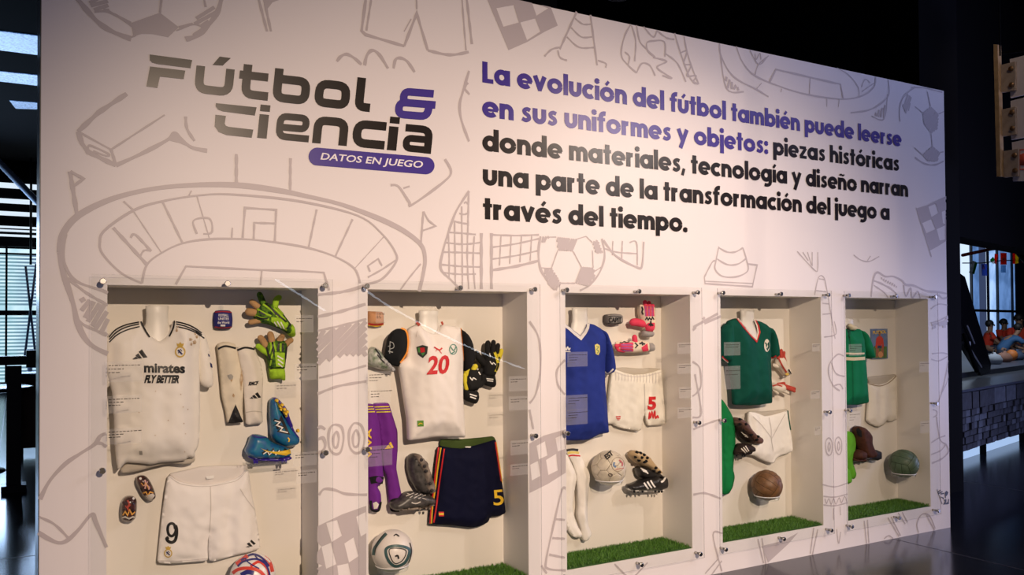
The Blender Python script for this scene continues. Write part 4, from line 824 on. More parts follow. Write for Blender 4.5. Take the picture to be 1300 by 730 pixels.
def ball(label, px, r, m, Y, hold=None):
    p = P(*px, Y); t = thing('football', (p[0], p[1], p[2]-r), label, 'football', 'footballs'); return t, p
r = .115
t, c = ball('white football with red and navy swirls under the white shorts', (321, 731), r, None, .17)
v, f = ballgeo(c, r); mesh('bladder', v, f, mat('white_ball', (.85, .82, .8), .35, coat=.3), t, True); h = sph(c, r)
SB = lambda q: K(B, q)
M_bred = mat('ball_red', (.72, .07, .05), .35); M_bnav = mat('ball_navy', (.03, .03, .2), .35)
prt('red_swirl', h, M_bred, t, [(SB([(676,722),(700,705),(740,698),(790,706),(820,730),(830,760)]), 4.2), (SB([(693,680),(720,660),(745,640)]), 5.2), (SB([(760,690),(800,668),(838,700),(846,740)]), 3.4), (SB([(820,645),(848,670),(862,715)]), 4.5)])
prt('navy_swirl', h, M_bnav, t, [(SB([(700,690),(725,668),(780,655),(820,670),(842,705),(850,745)]), 2.4), (SB([(715,730),(745,716),(775,722)]), 5.5), (SB([(715,662),(765,634),(810,648),(845,690)]), 2.6), (SB([(735,650),(742,664),(762,680),(800,700)]), 1.5), (SB([(780,640),(800,660),(830,680)]), 1.3)], lift=.003)
holder(c, r, 'clear holder carrying the swirled football under the figure 9 shorts')
# ---------------- case 2
mannequin(1, (544, 394), 12.5, (543, 422), 'white mannequin neck above the shirt numbered 20')
M_shirt2 = cl('white_shirt_cloth', (.90, .84, .79), noise=.03); M_or = mat('orange_trim', (.85, .33, .04), .6)
t = thing('football_shirt', ctr([(522,556),(590,553)], .2), 'white football shirt numbered 20 with black sleeves and orange armhole trim', 'shirt')
h = puff('shirt_body', K(C, [(300,262),(330,245),(352,238),(372,258),(400,277),(430,285),(448,272),(470,238),(500,243),(555,252),(562,320),(570,400),(568,500),(569,600),(575,700),(580,790),(450,785),(345,800),(305,805),(300,700),(285,600),(270,500),(258,440),(262,425),(295,400),(306,330)]), M_shirt2, t, .195, .08, .06, .03, cloth(.0055, 48, 2))
hs = puff('sleeve', K(C, [(262,255),(290,268),(302,310),(298,370),(280,405),(255,445),(215,432),(192,400),(198,360),(208,300),(230,270)]), cl('black_sleeve', (.012, .014, .016)), t, .20, .055, .04, .03, cloth(.003, 50, 1))
hs2 = puff('sleeve', K(C, [(555,254),(590,290),(605,320),(615,365),(622,400),(600,450),(575,470),(566,400),(560,320)]), M_blackc, t, .21, .06, .03, .03)
pin(t, (545, 450), .22); pin(t, (545, 520), .22); pin(t, (500, 445), .225); pin(t, (594, 440), .23)
prt('armhole_trim', hs, M_or, t, [(K(C, [(266,256),(290,268),(301,310),(297,368),(278,404),(262,425)]), 2.2)]); prt('armhole_trim', hs2, M_or, t, [(K(C, [(557,256),(561,300),(567,360),(570,415)]), 1.4)])
prt('sleeve_print', hs, mat('grey_print_sleeve', (.4, .42, .42), .6), t, [(K(C, [(212,320),(210,380)]), .9), (K(C, [(212,322),(228,330),(230,350),(212,358)]), .9), (K(C, [(202,345),(215,340)]), .7), (K(C, [(204,368),(226,374)]), 1.4)])
prt('collar_tab', h, mat('dark_red_tab', (.4, .05, .02), .6), t, fills=[K(C, [(335,228),(345,222),(362,238),(352,247)]), K(C, [(458,226),(468,222),(474,236),(466,243)])], lift=.004); prt('neck_seam', h, mat('seam_beige', (.5, .42, .36), .8), t, [(K(C, [(448,245),(444,265),(430,282)]), .6), (K(C, [(345,270),(338,300)]), .4)])
ptext('shirt_number', '20', h, K(C, [(391,484)])[0], K(C, [(500,478)])[0], K(C, [(393,392)])[0], M_red, t, .03, .12, label='red figure 20')
prt('shield_badge', h, mat('dark_badge', (.03, .035, .02), .5), t, fills=[K(C, [(340,348),(370,338),(397,345),(393,380),(372,402),(348,385)])]); prt('badge_colours', h, M_red, t, fills=[K(C, [(358,352),(380,350),(382,372),(362,376)])], lift=.003); prt('badge_green', h, mat('badge_green', (.08, .28, .06), .5), t, fills=[K(C, [(346,352),(357,350),(360,376),(350,374)]), K(C, [(362,378),(384,374),(372,392)])], lift=.003)
prt('leaping_cat_mark', h, M_red, t, [(K(C, [(427,348),(440,356),(455,362),(466,352)]), 1.8), (K(C, [(450,362),(458,372),(464,379)]), 1.0), (K(C, [(440,358),(436,370)]), .8)]); M_teal = mat('teal_badge', (.10, .28, .22), .5)
prt('round_badge', h, M_teal, t, [([(575.4+4.6*math.cos(a), 443.5+6.2*math.sin(a)) for a in np.linspace(0, 2*PI, 15)[:-1]], 1.1, True), ([(572,440),(576,445),(579,440)], 1.4), ([(573,449),(578,446)], 1.4)]); prt('hem_tag', h, mat('green_tag', (.12, .3, .03), .5), t, fills=[K(D, [(284,108),(310,107),(311,131),(286,132)])])
prt('tag_mark', h, M_yel, t, [(K(D, [(290,124),(298,118),(306,122)]), 1)], lift=.003)
# small band, boot at left
t = thing('armband', ctr([(468,395),(487,414)], .26), 'small orange and red captain armband in the upper left corner', 'armband'); h = puff('band', [(467,395),(487,396),(487.5,412),(480,414),(467,413)], cl('orange_band', (.55, .28, .14)), t, .26, .025, .03, .02); pin(t, (477, 404), .27)
prt('red_edge', h, M_red, t, [([(467.5,411),(478,412.5),(487,411)], 2)]); prt('gold_edge', h, M_yel, t, [([(467.5,413),(478,414.3),(487,412.6)], 1)])
M_wboot = mat('white_boot', (.62, .62, .58), .4, col2=(.12, .18, .10), nscale=26)
t, h, hs_ = boot('white and grey football boot with green shading beside the black sleeve', K(C, [(100,385),(115,355),(135,345),(160,362),(180,392),(200,420),(225,445),(235,465),(215,468),(180,460),(145,450),(112,440),(100,420)]), K(C, [(150,395),(185,400),(212,430),(238,458),(232,472),(200,462),(165,440)]), K(C, [(170,410),(200,430),(222,458)]), M_wboot, mat('grey_sole', (.4, .4, .4), .4), Y=.235, t_=.045, ts=.05, studface=True)
prt('black_mark', h, M_black, t, [(K(C, [(140,355),(155,375),(170,400)]), 1.8), (K(C, [(150,385),(175,415),(205,440)]), 1.4)])
# black gloves
M_gb = cl('black_glove', (.016, .016, .017), bump=.2); M_gy = cl('yellow_glove', (.72, .62, .05))
t, h = glove('black and yellow goalkeeper glove, upper right of the pair by the white shirt', K(C2, [(815,360),(870,340),(915,370),(905,430),(890,480),(870,520),(805,510),(800,440)]),
 [(K(C2, [(835,380),(828,320),(832,290)]), .019, M_gb), (K(C2, [(862,380),(865,320),(868,285)]), .017, M_gb), (K(C2, [(885,390),(893,335),(898,305)]), .016, M_gb), (K(C2, [(900,400),(915,360),(920,340)]), .015, M_gy), (K(C2, [(815,430),(775,390),(755,362)]), .022, M_gb, 1)],
 K(C2, [(785,490),(880,500),(888,560),(875,585),(820,570),(785,545)]), (M_gb, M_gy, M_gb), Y=.232)
prt('yellow_panel', h, M_gy, t, [(K(C2, [(870,330),(890,390),(900,440),(882,480)]), 3.2), (K(C2, [(900,360),(912,400)]), 3)]); prt('white_mark', h, M_whitep, t, [(K(C2, [(845,410),(860,430),(868,420),(885,435)]), 1.2), (K(C2, [(845,300),(840,340),(848,380)]), 1.2)])
hc = h; prt('white_words', flatpl(.198), M_whitep, t, [(K(C2, [(822,525),(868,530)]), 1.3), (K(C2, [(826,538),(866,543)]), 1.3)])
t, h = glove('black and yellow goalkeeper glove, lower left of the pair by the white shirt', K(C2, [(690,470),(740,450),(780,480),(790,540),(770,600),(700,610),(680,560)]),
 [(K(C2, [(705,520),(690,480),(695,462)]), .018, M_gy), (K(C2, [(735,500),(738,460),(748,445)]), .018, M_gy), (K(C2, [(690,590),(682,540),(680,500)]), .015, M_gy), (K(C2, [(770,500),(785,470)]), .017, M_gb), (K(C2, [(780,570),(800,540),(800,510)]), .018, M_gb, 1)],
 K(C2, [(672,590),(770,610),(775,660),(755,695),(690,672),(670,640)]), (M_gb, M_gy, M_gb), Y=.225)
prt('white_mark', h, M_whitep, t, [(K(C2, [(712,515),(728,535),(735,520),(755,532)]), 1.3), (K(C2, [(770,480),(782,500)]), 1.5)]); prt('white_words', flatpl(.19), M_whitep, t, [(K(C2, [(712,628),(758,642)]), 1.6), (K(C2, [(714,645),(752,658)]), 1.6)])
# purple socks
M_pur = cl('purple_sock', (.16, .025, .26), bump=.2)
for nm, o1, lab, bands in (('a', K(D, [(60,42),(108,40),(128,60),(138,130),(142,230),(146,300),(150,345),(140,365),(122,372),(138,400),(140,440),(132,470),(105,472),(96,445),(92,400),(90,345),(78,260),(60,150)]), 'purple football sock with yellow letters, partly hidden by the case edge', [(60, 108)]),
                   ('b', K(D, [(110,38),(170,36),(180,70),(205,150),(206,220),(200,300),(212,360),(222,410),(225,445),(212,470),(188,474),(176,445),(172,400),(165,330),(150,300),(142,200),(130,110),(114,70)]), 'purple football sock with small yellow bars on the shin', [(112, 172)])):
    t = thing('football_sock', ctr(o1, .25), lab, 'sock'); h = puff('sock_leg', o1, M_pur, t, .25 if nm == 'a' else .247, .026, .03, .025, cloth(.005, 90, 2)); pin(t, (468 if nm == 'a' else 495, 525), .27)
    for j, yy in enumerate((52, 62, 73)): prt('yellow_band', h, M_gy, t, [([K(D, [(bands[0][0]+j*2, yy+1)])[0], K(D, [(bands[0][1]+j*3, yy-1)])[0]], 1.3)])
    if nm == 'b': prt('three_stripe_mark', h, M_yel, t, fills=[K(D, q) for q in ([(153,222),(163,214),(168,222)], [(160,212),(170,205),(180,220),(170,222)], [(170,200),(178,193),(190,216),(182,219)])]); prt('stirrup_patch', h, M_blackc, t, [(K(D, [(178,435),(190,428),(215,425)]), 4), (K(D, [(178,448),(182,470),(212,472)]), 2.4)])
    else: ptext('lettering', 'VIVA', h, K(D, [(102,262)])[0], K(D, [(100,140)])[0], K(D, [(80,262)])[0], M_yel, t, .03, label='yellow letters running down the sock'); prt('stirrup_patch', h, M_blackc, t, [(K(D, [(95,350),(120,345),(148,350)]), 9), (K(D, [(98,430),(100,465),(128,470),(138,435)]), 3)])
    prt('stirrup_hole', h, M_niche, t, fills=[K(D, [(106,440),(120,434),(130,445),(124,462),(110,464)]) if nm == 'a' else K(D, [(186,444),(205,436),(214,448),(208,464),(192,464)])], lift=.003)
M_bb = mat('worn_black_leather', (.03, .028, .028), .4, col2=(.10, .09, .085), nscale=30)
M_worn = mat('worn_grey_sole', (.30, .24, .19), .6, col2=(.08, .065, .055), nscale=20)
laces_m[0] = M_sil
t, h, hs_ = boot('worn black football boot showing its grey studded sole', K(D, [(250,255),(270,240),(300,245),(330,300),(350,360),(352,395),(320,405),(290,395),(262,350),(248,300)]), K(D, [(262,245),(290,240),(318,270),(330,310),(352,375),(348,398),(325,405),(308,380),(296,320),(270,275)]), K(D, [(278,262),(300,265),(290,285),(312,290),(318,310),(318,360),(335,360),(325,388),(342,388)]), M_bb, M_worn, M_bb, Y=.235, studface=True, ts=.06, Ysole=.232)
t, h, hs_ = boot('worn black football boot with pale laces lying below the grey sole', K(D, [(178,440),(205,425),(235,400),(262,393),(300,400),(340,410),(358,425),(352,445),(310,455),(240,462),(200,472),(180,462)]), K(D, [(190,462),(240,455),(310,448),(352,438),(345,455),(280,464),(215,472)]), [(K(D, [(x, 458)])[0], K(D, [(x, 466)])[0]) for x in (225, 250, 295, 320, 335)], M_bb, M_worn, Y=.215,
 laces=[K(D, q) for q in ([(240,412),(270,400)], [(255,418),(285,402)], [(272,420),(300,405)], [(290,422),(318,408)], [(245,402),(320,425)])])
prt('swoosh', h, M_sil, t, [(K(D, [(262,438),(280,442),(298,435)]), 1.6)])
# dark shorts
t, h = shorts('dark blue football shorts with red and yellow side stripes and a yellow 5', K(D3, [(146,135),(220,150),(300,155),(400,130),(518,95),(530,180),(548,300),(568,430),(585,580),(540,600),(480,605),(470,640),(420,665),(360,678),(300,670),(200,660),(80,655),(90,550),(105,420),(120,280),(135,180)]), cl('navy_shorts_cloth', (.003, .004, .022)), K(D3, [(148,130),(155,92),(300,92),(420,82),(505,72),(524,110),(480,150),(300,165),(160,155)]), t_=.045, mb=cl('dark_green_lining', (.05, .08, .02)))
for q, m_ in (([(155,148),(135,280),(118,420),(100,540),(92,650)], M_yel), ([(140,145),(125,260),(108,420),(92,540),(84,650)], M_red), ([(178,155),(160,280),(140,420),(125,540),(108,645)], M_red)): prt('side_stripe', h, m_, t, [(K(D3, q), 1.8)])
prt('side_stripe', h, M_red, t, [(K(D3, [(516,110),(535,240),(555,370)]), 1.6)]); prt('side_stripe', h, M_yel, t, [(K(D3, [(522,110),(542,240),(562,380)]), .9)])
ptext('figure_five', '5', h, K(D3, [(505,532)])[0], K(D3, [(574,526)])[0], K(D3, [(498,430)])[0], M_yel, t, .01, label='yellow figure 5'); prt('small_flag', h, M_red, t, fills=[K(D3, [(140,572),(175,572),(175,602),(142,602)])]); prt('small_flag_band', h, M_yel, t, fills=[K(D3, [(141,581),(175,581),(175,593),(141,593)])], lift=.003); prt('size_tag', h, M_whitep, t, fills=[K(D3, [(315,140),(355,140),(352,147),(318,147)])], lift=.004)
# ball 2
t, c = ball('white football with dark teal rounded triangles near the purple socks', (498, 699), .117, None, .165); h = sph(c, .117)
v, f = ballgeo(c, .117); mesh('bladder', v, f, mat('white_ball2', (.80, .74, .68), .35, coat=.3), t, True)
BD = lambda q: K(D, q)
prt('teal_band', h, mat('teal_print', (.05, .11, .11), .4), t, [(BD([(162,622),(200,612),(248,622),(252,645),(235,680),(200,695),(175,680),(160,650)]), 3.6, True), (BD([(160,562),(135,590),(112,625),(108,650)]), 4.0)]); prt('black_line', h, M_black, t, [(BD([(172,628),(205,622),(240,632),(228,668),(200,684),(182,668)]), 1.1, True), (BD([(255,600),(262,635),(250,680),(228,704)]), 1.4), (BD([(150,565),(122,605),(114,640)]), 1.2), (BD([(196,655),(206,652),(210,665)]), 2.2), (BD([(190,572),(200,566),(212,574)]), 1.4)], lift=.003)
holder(c, .117, 'clear holder carrying the football with teal triangles')
# ---------------- case 3
mannequin(2, (736, 391), 10, (738, 425), 'white mannequin neck above the royal blue shirt')
M_blue = cl('royal_blue_cloth', (.022, .042, .27), noise=.15, nscale=9); M_trim = cl('white_trim', (.75, .72, .70))
t = thing('football_shirt', ctr([(718,556),(771,548)], .2), 'royal blue football shirt with white V neck trim and yellow crest', 'shirt')
h = puff('shirt_body', K(E, [(30,240),(60,230),(105,238),(140,270),(165,290),(185,305),(205,275),(215,232),(245,238),(275,255),(300,290),(305,360),(300,430),(300,520),(310,640),(318,750),(320,765),(270,775),(220,800),(150,805),(80,800),(70,700),(50,500),(40,350)]), M_blue, t, .195, .075, .06, .03, cloth(.0055, 50, 4))
hs = puff('sleeve', K(E, [(270,250),(300,275),(320,330),(335,400),(342,455),(328,478),(312,485),(296,470),(300,400),(290,320)]), M_blue, t, .21, .06, .035, .03)
pin(t, (735, 470), .22); pin(t, (740, 530), .22); pin(t, (774, 440), .23)
prt('v_neck_trim', h, M_trim, t, [(K(E, [(95,236),(125,257),(155,284),(183,306),(203,281),(216,255),(219,234)]), 3.6, False, False)], lift=.006); prt('v_neck_line', h, mat('grey_line', (.25, .25, .32), .6), t, [(K(E, [(112,240),(150,270),(180,293),(196,272),(205,250)]), .7, False, False)], lift=.008); prt('cuff_trim', hs, M_trim, t, [(K(E, [(297,468),(315,478),(341,455)]), 2.0)])
prt('yellow_crest', h, mat('crest_yellow', (.72, .62, .15), .5), t, fills=[K(E, [(250,338),(262,332),(275,340),(276,370),(268,388),(255,382)])]); prt('crest_letters', h, mat('crest_green', (.15, .25, .1), .5), t, [(K(E, [(258,345),(268,348),(260,360),(270,368),(262,378)]), 1.0)], lift=.003)
prt('trefoil_mark', h, M_whitep, t, [(K(E, [(106,350),(112,362),(118,348),(124,362),(130,352)]), 1.5), (K(E, [(106,370),(132,370)]), 1.0)])
# box armband
t = thing('armband', ctr([(771,398),(789,412)], .25), 'grey and black captain armband lettered CAPIT', 'armband'); h = puff('band', K(E, [(312,190),(345,185),(382,190),(382,235),(345,240),(312,238)]), cl('grey_band', (.30, .28, .27)), t, .25, .03, .02, .03, step=.009); pin(t, (780, 404), .27)
puff('band_side', K(E, [(300,192),(314,189),(314,240),(300,232)]), cl('dark_grey_band', (.12, .11, .11)), t, .262, .02, .02, .02, step=.008)
prt('black_stripe', h, M_black, t, [(K(E, [(314,200),(345,197),(381,200)]), .9), (K(E, [(314,232),(345,234),(381,230)]), .9)]); ptext('lettering', 'CAPIT', h, K(E, [(318,229)])[0], K(E, [(381,228)])[0], K(E, [(318,204)])[0], M_black, t, .04)
# pink gloves
M_pk = cl('pink_red_glove', (.75, .06, .12)); M_cr = cl('cream_glove', (.82, .70, .55)); M_lav = mat('lavender_dots', (.28, .12, .45), .6)
t, h = glove('pink and cream goalkeeper glove standing upright, thumb to the left', K(E2, [(712,130),(745,125),(850,135),(848,230),(850,320),(835,370),(790,380),(755,350),(735,290),(712,200)]),
 [(K(E2, [(727,170),(722,135)]), .014, M_cr), (K(E2, [(768,150),(758,100)]), .017, M_pk), (K(E2, [(800,150),(795,108)]), .017, M_pk), (K(E2, [(835,160),(830,132)]), .014, M_pk), (K(E2, [(740,300),(680,285),(645,285)]), .027, M_pk, 1)],
 K(E2, [(745,360),(840,368),(838,420),(780,425),(742,412)]), (M_cr, M_pk, mat('grey_strap', (.35, .33, .33), .7)), Y=.225)
for i in range(3): prt('dotted_finger', h, M_pk, t, [(K(E2, [(762+i*32, 130), (770+i*30, 180), (775+i*29, 230)]), 3.6)]); prt('lavender_dots', h, M_lav, t, [(K(E2, [(757+i*32, 140+j*12), (771+i*32, 140+j*12)]), .8) for j in range(8)], lift=.003)
prt('black_words', h, M_black, t, [(K(E2, [(728,140),(738,165),(730,190),(742,215)]), 1.8, False, False), (K(E2, [(762,265),(775,240),(788,265),(800,245),(815,265),(828,240),(842,262)]), 1.5, False, False)]); prt('red_back', h, M_pk, t, fills=[K(E2, [(752,320),(790,290),(848,290),(852,340),(830,372),(770,365)])]); prt('black_star', h, M_black, t, [(K(E2, [(790,315),(812,300),(835,318)]), 2.2), (K(E2, [(812,275),(812,325)]), 2.2)], lift=.003)
t, h = glove('pink and cream goalkeeper glove lying flat below the upright one', K(E2, [(505,470),(560,462),(640,460),(740,455),(790,470),(795,560),(720,565),(640,570),(560,565),(500,545)]),
 [(K(E2, [(540,475),(495,480)]), .014, M_cr), (K(E2, [(545,500),(490,505)]), .015, M_pk), (K(E2, [(550,525),(495,520)]), .015, M_pk), (K(E2, [(560,550),(510,540)]), .014, M_pk), (K(E2, [(668,480),(662,440),(662,425)]), .020, M_pk, 1)],
 K(E2, [(785,480),(840,478),(848,540),(842,552),(790,562)]), (M_cr, M_pk, mat('grey_strap', (.35, .33, .33), .7)), Y=.215)
for i in range(3): prt('dotted_finger', h, M_pk, t, [(K(E2, [(520+i*10, 495+i*26), (580, 490+i*27), (650, 484+i*30)]), 3.6)]); prt('lavender_dots', h, M_lav, t, [(K(E2, [(545+j*13, 487+i*27), (545+j*13, 502+i*27)]), 1.0) for j in range(8)], lift=.003)
prt('black_words', h, M_black, t, [(K(E2, [(525,468),(545,478),(565,464),(590,474),(615,464)]), 1.2, False, False), (K(E2, [(665,475),(690,500),(668,525)]), 1.6, False, False)]); prt('red_back', h, M_pk, t, fills=[K(E2, [(725,520),(780,480),(792,550),(740,560)])]); prt('black_star', h, M_black, t, [(K(E2, [(705,485),(730,480),(760,488)]), 2.0), (K(E2, [(730,465),(738,500)]), 2.0)], lift=.003)
# white shorts 5
t, h = shorts('crumpled white football shorts with red 5 and red scrawl', K(E3, [(420,52),(520,90),(600,105),(700,98),(770,80),(828,58),(835,150),(845,280),(858,400),(860,520),(820,528),(760,530),(722,535),(700,480),(690,420),(672,480),(662,560),(640,580),(580,570),(500,555),(440,535),(430,515),(400,520),(372,515),(380,400),(392,250),(405,140)]), cl('ivory_satin', (.90, .86, .77), rough=.5, noise=.08, nscale=20), K(E3, [(420,50),(520,42),(640,52),(760,48),(828,55),(770,90),(600,115),(500,95)]), amp=.006)
prt('waist_seam', h, mat('seam_grey', (.6, .56, .54), .8), t, [(K(E3, [(425,75),(520,110),(600,122),(700,115),(770,98),(830,80)]), .7), (K(E3, [(685,180),(688,300),(690,410)]), .8)])
prt('gather_line', h, mat('seam_grey', (.6, .56, .54), .8), t, [(K(E3, [(x, 108-abs(x-600)*.12), (x+4, 128-abs(x-600)*.1), (x+2, 150+(x*37) % 40)]), .6) for x in range(440, 820, 26)])
ptext('figure_five', '5', h, K(E3, [(712,402)])[0], K(E3, [(783,400)])[0], K(E3, [(715,290)])[0], M_red, t, .05, label='red figure 5'); prt('red_scrawl', h, M_red, t, [(K(E3, [(722,480),(728,425),(735,465),(748,418),(758,465),(772,412),(778,470),(795,450),(802,472)]), 1.8)], label='red scrawl'); prt('red_mark', h, M_red, t, [(K(E3, [(445,458),(485,458)]), 1.4), (K(E3, [(448,472),(482,474)]), 1.2), (K(E3, [(455,484),(475,484)]), .8)])
# long white socks
for lab, px, xa, xb in (('long white football sock, left of the pair with a black, yellow and red top', F2 and K(F2, [(0,75),(28,90),(52,140),(78,200),(90,240),(75,330),(62,420),(72,500),(100,570),(128,615),(120,640),(80,640),(45,600),(20,540),(5,470),(0,300)]), 0, 0), ('long white football sock, right of the pair with a black, yellow and red top', K(F2, [(18,60),(60,52),(98,55),(115,95),(140,150),(170,200),(178,240),(168,330),(158,430),(160,490),(165,560),(188,610),(180,640),(150,668),(132,650),(125,590),(108,530),(98,490),(105,430),(100,330),(95,230),(70,150),(40,100)]), 1, 0)):
    t = thing('football_sock', ctr(px, .25), lab, 'sock'); h = puff('sock_leg', px, M_trim if 0 else cl('white_wool_sock', (.88, .84, .79), bump=.25), t, .25 if not xa else .245, .024, .03, .03, cloth(.007, 80, xa)); pin(t, (725 if not xa else 744, 600), .27)
    if xa:
        for yy, m_ in ((62, M_black), (80, mat('pale_yellow', (.75, .6, .15), .6)), (100, M_red)): prt('top_band', h, m_, t, [(K(F2, [(22+(yy-62)*.4, yy), (60, yy-6), (100+(yy-62)*.35, yy-2)]), 3.0 if m_ is not M_red else 1.8)])
# trunc-icosahedron ball
def panels(t, c, r, m, axis_rot=(0, 0, 0), mm=None, gapc=.985):
    from mathutils import Euler
    ph = (1+5**.5)/2; iv = [Vector(v).normalized() for v in [(0, s1, s2*ph) for s1 in (1, -1) for s2 in (1, -1)]+[(s1, s2*ph, 0) for s1 in (1, -1) for s2 in (1, -1)]+[(s2*ph, 0, s1) for s1 in (1, -1) for s2 in (1, -1)]]
    R = Euler(axis_rot).to_matrix(); iv = [R@v for v in iv]; ed = min((a-b).length for a in iv for b in iv if a is not b)*1.05
    nb = {i: [j for j in range(12) if j != i and (iv[i]-iv[j]).length < ed] for i in range(12)}
    polys = []
    def order(pts):
        c_ = sum(pts, Vector()).normalized(); a = (pts[0]-c_).normalized(); b = c_.cross(a)
        return sorted(pts, key=lambda p: math.atan2((p-c_).dot(b), (p-c_).dot(a)))
    for i in range(12): polys.append((order([(iv[i]*2+iv[j])/3 for j in nb[i]]), 'pent'))
    for i in range(12):
        for j in nb[i]:
            for k in nb[i]:
                if i < j < k and k in nb[j]: polys.append((order([(iv[a]*2+iv[b])/3 for a, b in ((i, j), (j, i), (j, k), (k, j), (k, i), (i, k))]), 'hex'))
    for pts, kd in polys:
        cc = (sum(pts, Vector())/len(pts)); ring = []
        for a, b in zip(pts, pts[1:]+pts[:1]): ring += [a.lerp(b, s) for s in (0, .33, .67)]
        V = [Vector(c)+cc.normalized()*r]; n = len(ring)
        for s, rr in ((.5, 1.0), (.86, 1.0), (.965, .992), (.975, .965)): V += [Vector(c)+cc.lerp(p, s).normalized()*r*rr for p in ring]
        Fc = [(0, 1+j, 1+(j+1) % n) for j in range(n)]+[(1+q*n+j, 1+(q+1)*n+j, 1+(q+1)*n+(j+1) % n, 1+q*n+(j+1) % n) for q in range(3) for j in range(n)]
        mesh('panel', V, Fc, (mm or {}).get(kd, m), t, True)
t, c = ball('old cream leather football with a round blue and red emblem', (773, 594), .113, None, .165)
v, f = ballgeo(c, .109); mesh('bladder', v, f, mat('seam_brown', (.12, .09, .06), .8), t, True)
M_cream = mat('cream_leather', (.72, .64, .50), .4, noise=.15, nscale=30, coat=.2); panels(t, c, .113, M_cream, (.3, .5, .2)); h = sph(c, .1135)
prt('round_emblem', h, M_cream, t, [([(784.5+7*math.cos(a), 592-2+8*math.sin(a)) for a in np.linspace(0, 2*PI, 17)[:-1]], .8, True)], label='round emblem with blue and red')
prt('emblem_ring', h, mat('brown_line', (.25, .16, .1), .6), t, [([(784.5+8*math.cos(a), 589.5+9*math.sin(a)) for a in np.linspace(0, 2*PI, 17)[:-1]], .5, True)], lift=.003); prt('emblem_blue', h, mat('faded_blue', (.12, .2, .35), .5), t, [(K(F2, [(340,140),(335,160),(350,172)]), 2.4)], lift=.003); prt('emblem_red', h, mat('faded_red', (.5, .12, .12), .5), t, [(K(F2, [(370,125),(392,145),(390,165)]), 1.8), (K(F2, [(345,188),(375,182),(402,180)]), .8)], lift=.003)
ptext('lettering', 'EST', h, K(F2, [(290,125)])[0], K(F2, [(335,88)])[0], K(F2, [(270,95)])[0], M_black, t, .04, lift=.003); prt('worn_mark', h, mat('dark_worn', (.15, .12, .1), .7), t, [(K(F2, [(300,222),(312,215),(325,225),(312,235)]), 1.4, True)])
holder(c, .113, 'clear holder carrying the old cream football')
M_bl2 = mat('black_boot_leather', (.02, .018, .018), .35, coat=.2); M_sole3 = mat('tan_sole', (.50, .36, .20), .5); laces_m[0] = M_whitep
t, h, hs_ = boot('black football boot with three white stripes, pointing left', K(F2, [(430,290),(460,283),(510,262),(545,250),(590,240),(610,222),(630,235),(650,250),(668,228),(680,250),(682,290),(672,318),(630,325),(540,328),(460,330),(430,315)]), K(F2, [(432,312),(520,322),(610,322),(670,315),(665,328),(600,332),(480,336),(440,325)]), [(K(F2, [(x, 328)])[0], K(F2, [(x, 341)])[0]) for x in (470, 495, 525, 610, 635, 652)], M_bl2, M_whitep, M_blackc, Y=.205)
for i in range(3): prt('white_stripe', h, M_whitep, t, [(K(F2, [(535+i*22, 275-i*8), (548+i*22, 295-i*6), (565+i*22, 318-i*6)]), 2.0)])
prt('heel_tab', h, M_whitep, t, [(K(F2, [(648,272),(664,262),(678,240)]), 2.4)])
t, h, hs_ = boot('black football boot turned to show its tan studded sole', K(F2, [(485,185),(500,170),(540,165),(600,185),(640,215),(660,240),(600,250),(540,250),(500,235)]), K(F2, [(440,85),(460,62),(500,65),(545,90),(575,130),(600,160),(635,195),(642,215),(620,222),(590,210),(555,180),(500,150),(460,120)]), K(F2, [(485,73),(508,78),(532,90),(475,104),(517,108),(498,127),(552,110),(545,132),(535,138),(609,176),(633,203),(597,195)]), M_bl2, M_sole3, M_blackc, Y=.235, studface=True, ts=.06, Ysole=.225)
for i in range(3): prt('white_stripe', h, M_whitep, t, [(K(F2, [(512+i*8, 178+i*10), (535+i*8, 190+i*8), (553+i*5, 200+i*8)]), 1.6)])
# ---------------- case 4
mannequin(3, (948.5, 393), 8.5, (951, 422), 'white mannequin neck above the dark green shirt')
M_grn = cl('dark_green_cloth', (.004, .085, .06), noise=.15, nscale=9); M_creamt = cl('cream_trim', (.75, .68, .58))
t = thing('football_shirt', ctr([(934,513),(980,510)], .2), 'dark green football shirt with red and white V neck and oval badge', 'shirt')
h = puff('shirt_body', K(G2, [(95,170),(130,155),(165,145),(210,205),(260,265),(300,310),(325,250),(310,190),(292,160),(340,172),(385,195),(415,230),(410,300),(415,400),(412,500),(418,600),(425,700),(428,800),(330,815),(250,820),(140,815),(135,700),(120,600),(105,480),(95,380),(85,250)]), M_grn, t, .195, .075, .06, .03, cloth(.0055, 50, 6))
hs = puff('sleeve', K(G2, [(385,200),(420,230),(445,300),(458,380),(460,440),(420,462),(408,440),(405,340),(400,260)]), M_grn, t, .205, .06, .035, .03)
hs2 = puff('sleeve', K(G2, [(100,180),(60,205),(40,250),(38,350),(38,440),(60,480),(90,485),(105,420),(110,320)]), M_grn, t, .205, .06, .035, .03)
pin(t, (955, 450), .22); pin(t, (955, 495), .22); pin(t, (982, 440), .23); pin(t, (921, 440), .23)
prt('v_neck_trim', h, M_red, t, [(K(G2, [(158,148),(210,215),(265,280),(308,325),(332,255),(322,205),(299,160)]), 1.8, False, False)], lift=.006); prt('v_neck_white', h, M_creamt, t, [(K(G2, [(163,147),(215,210),(268,272),(306,308),(320,255),(311,205),(292,162)]), 1.7, False, False)], lift=.008)
prt('oval_badge', h, M_creamt, t, fills=[[(973.7+3.6*math.cos(a), 438.5+8.2*math.sin(a)) for a in np.linspace(0, 2*PI, 15)[:-1]]]); prt('badge_green', h, M_grn, t, [(K(G2, [(372,335),(385,350),(378,375),(395,385)]), 1.6), (K(G2, [(395,345),(400,365)]), 1.0)], lift=.003)
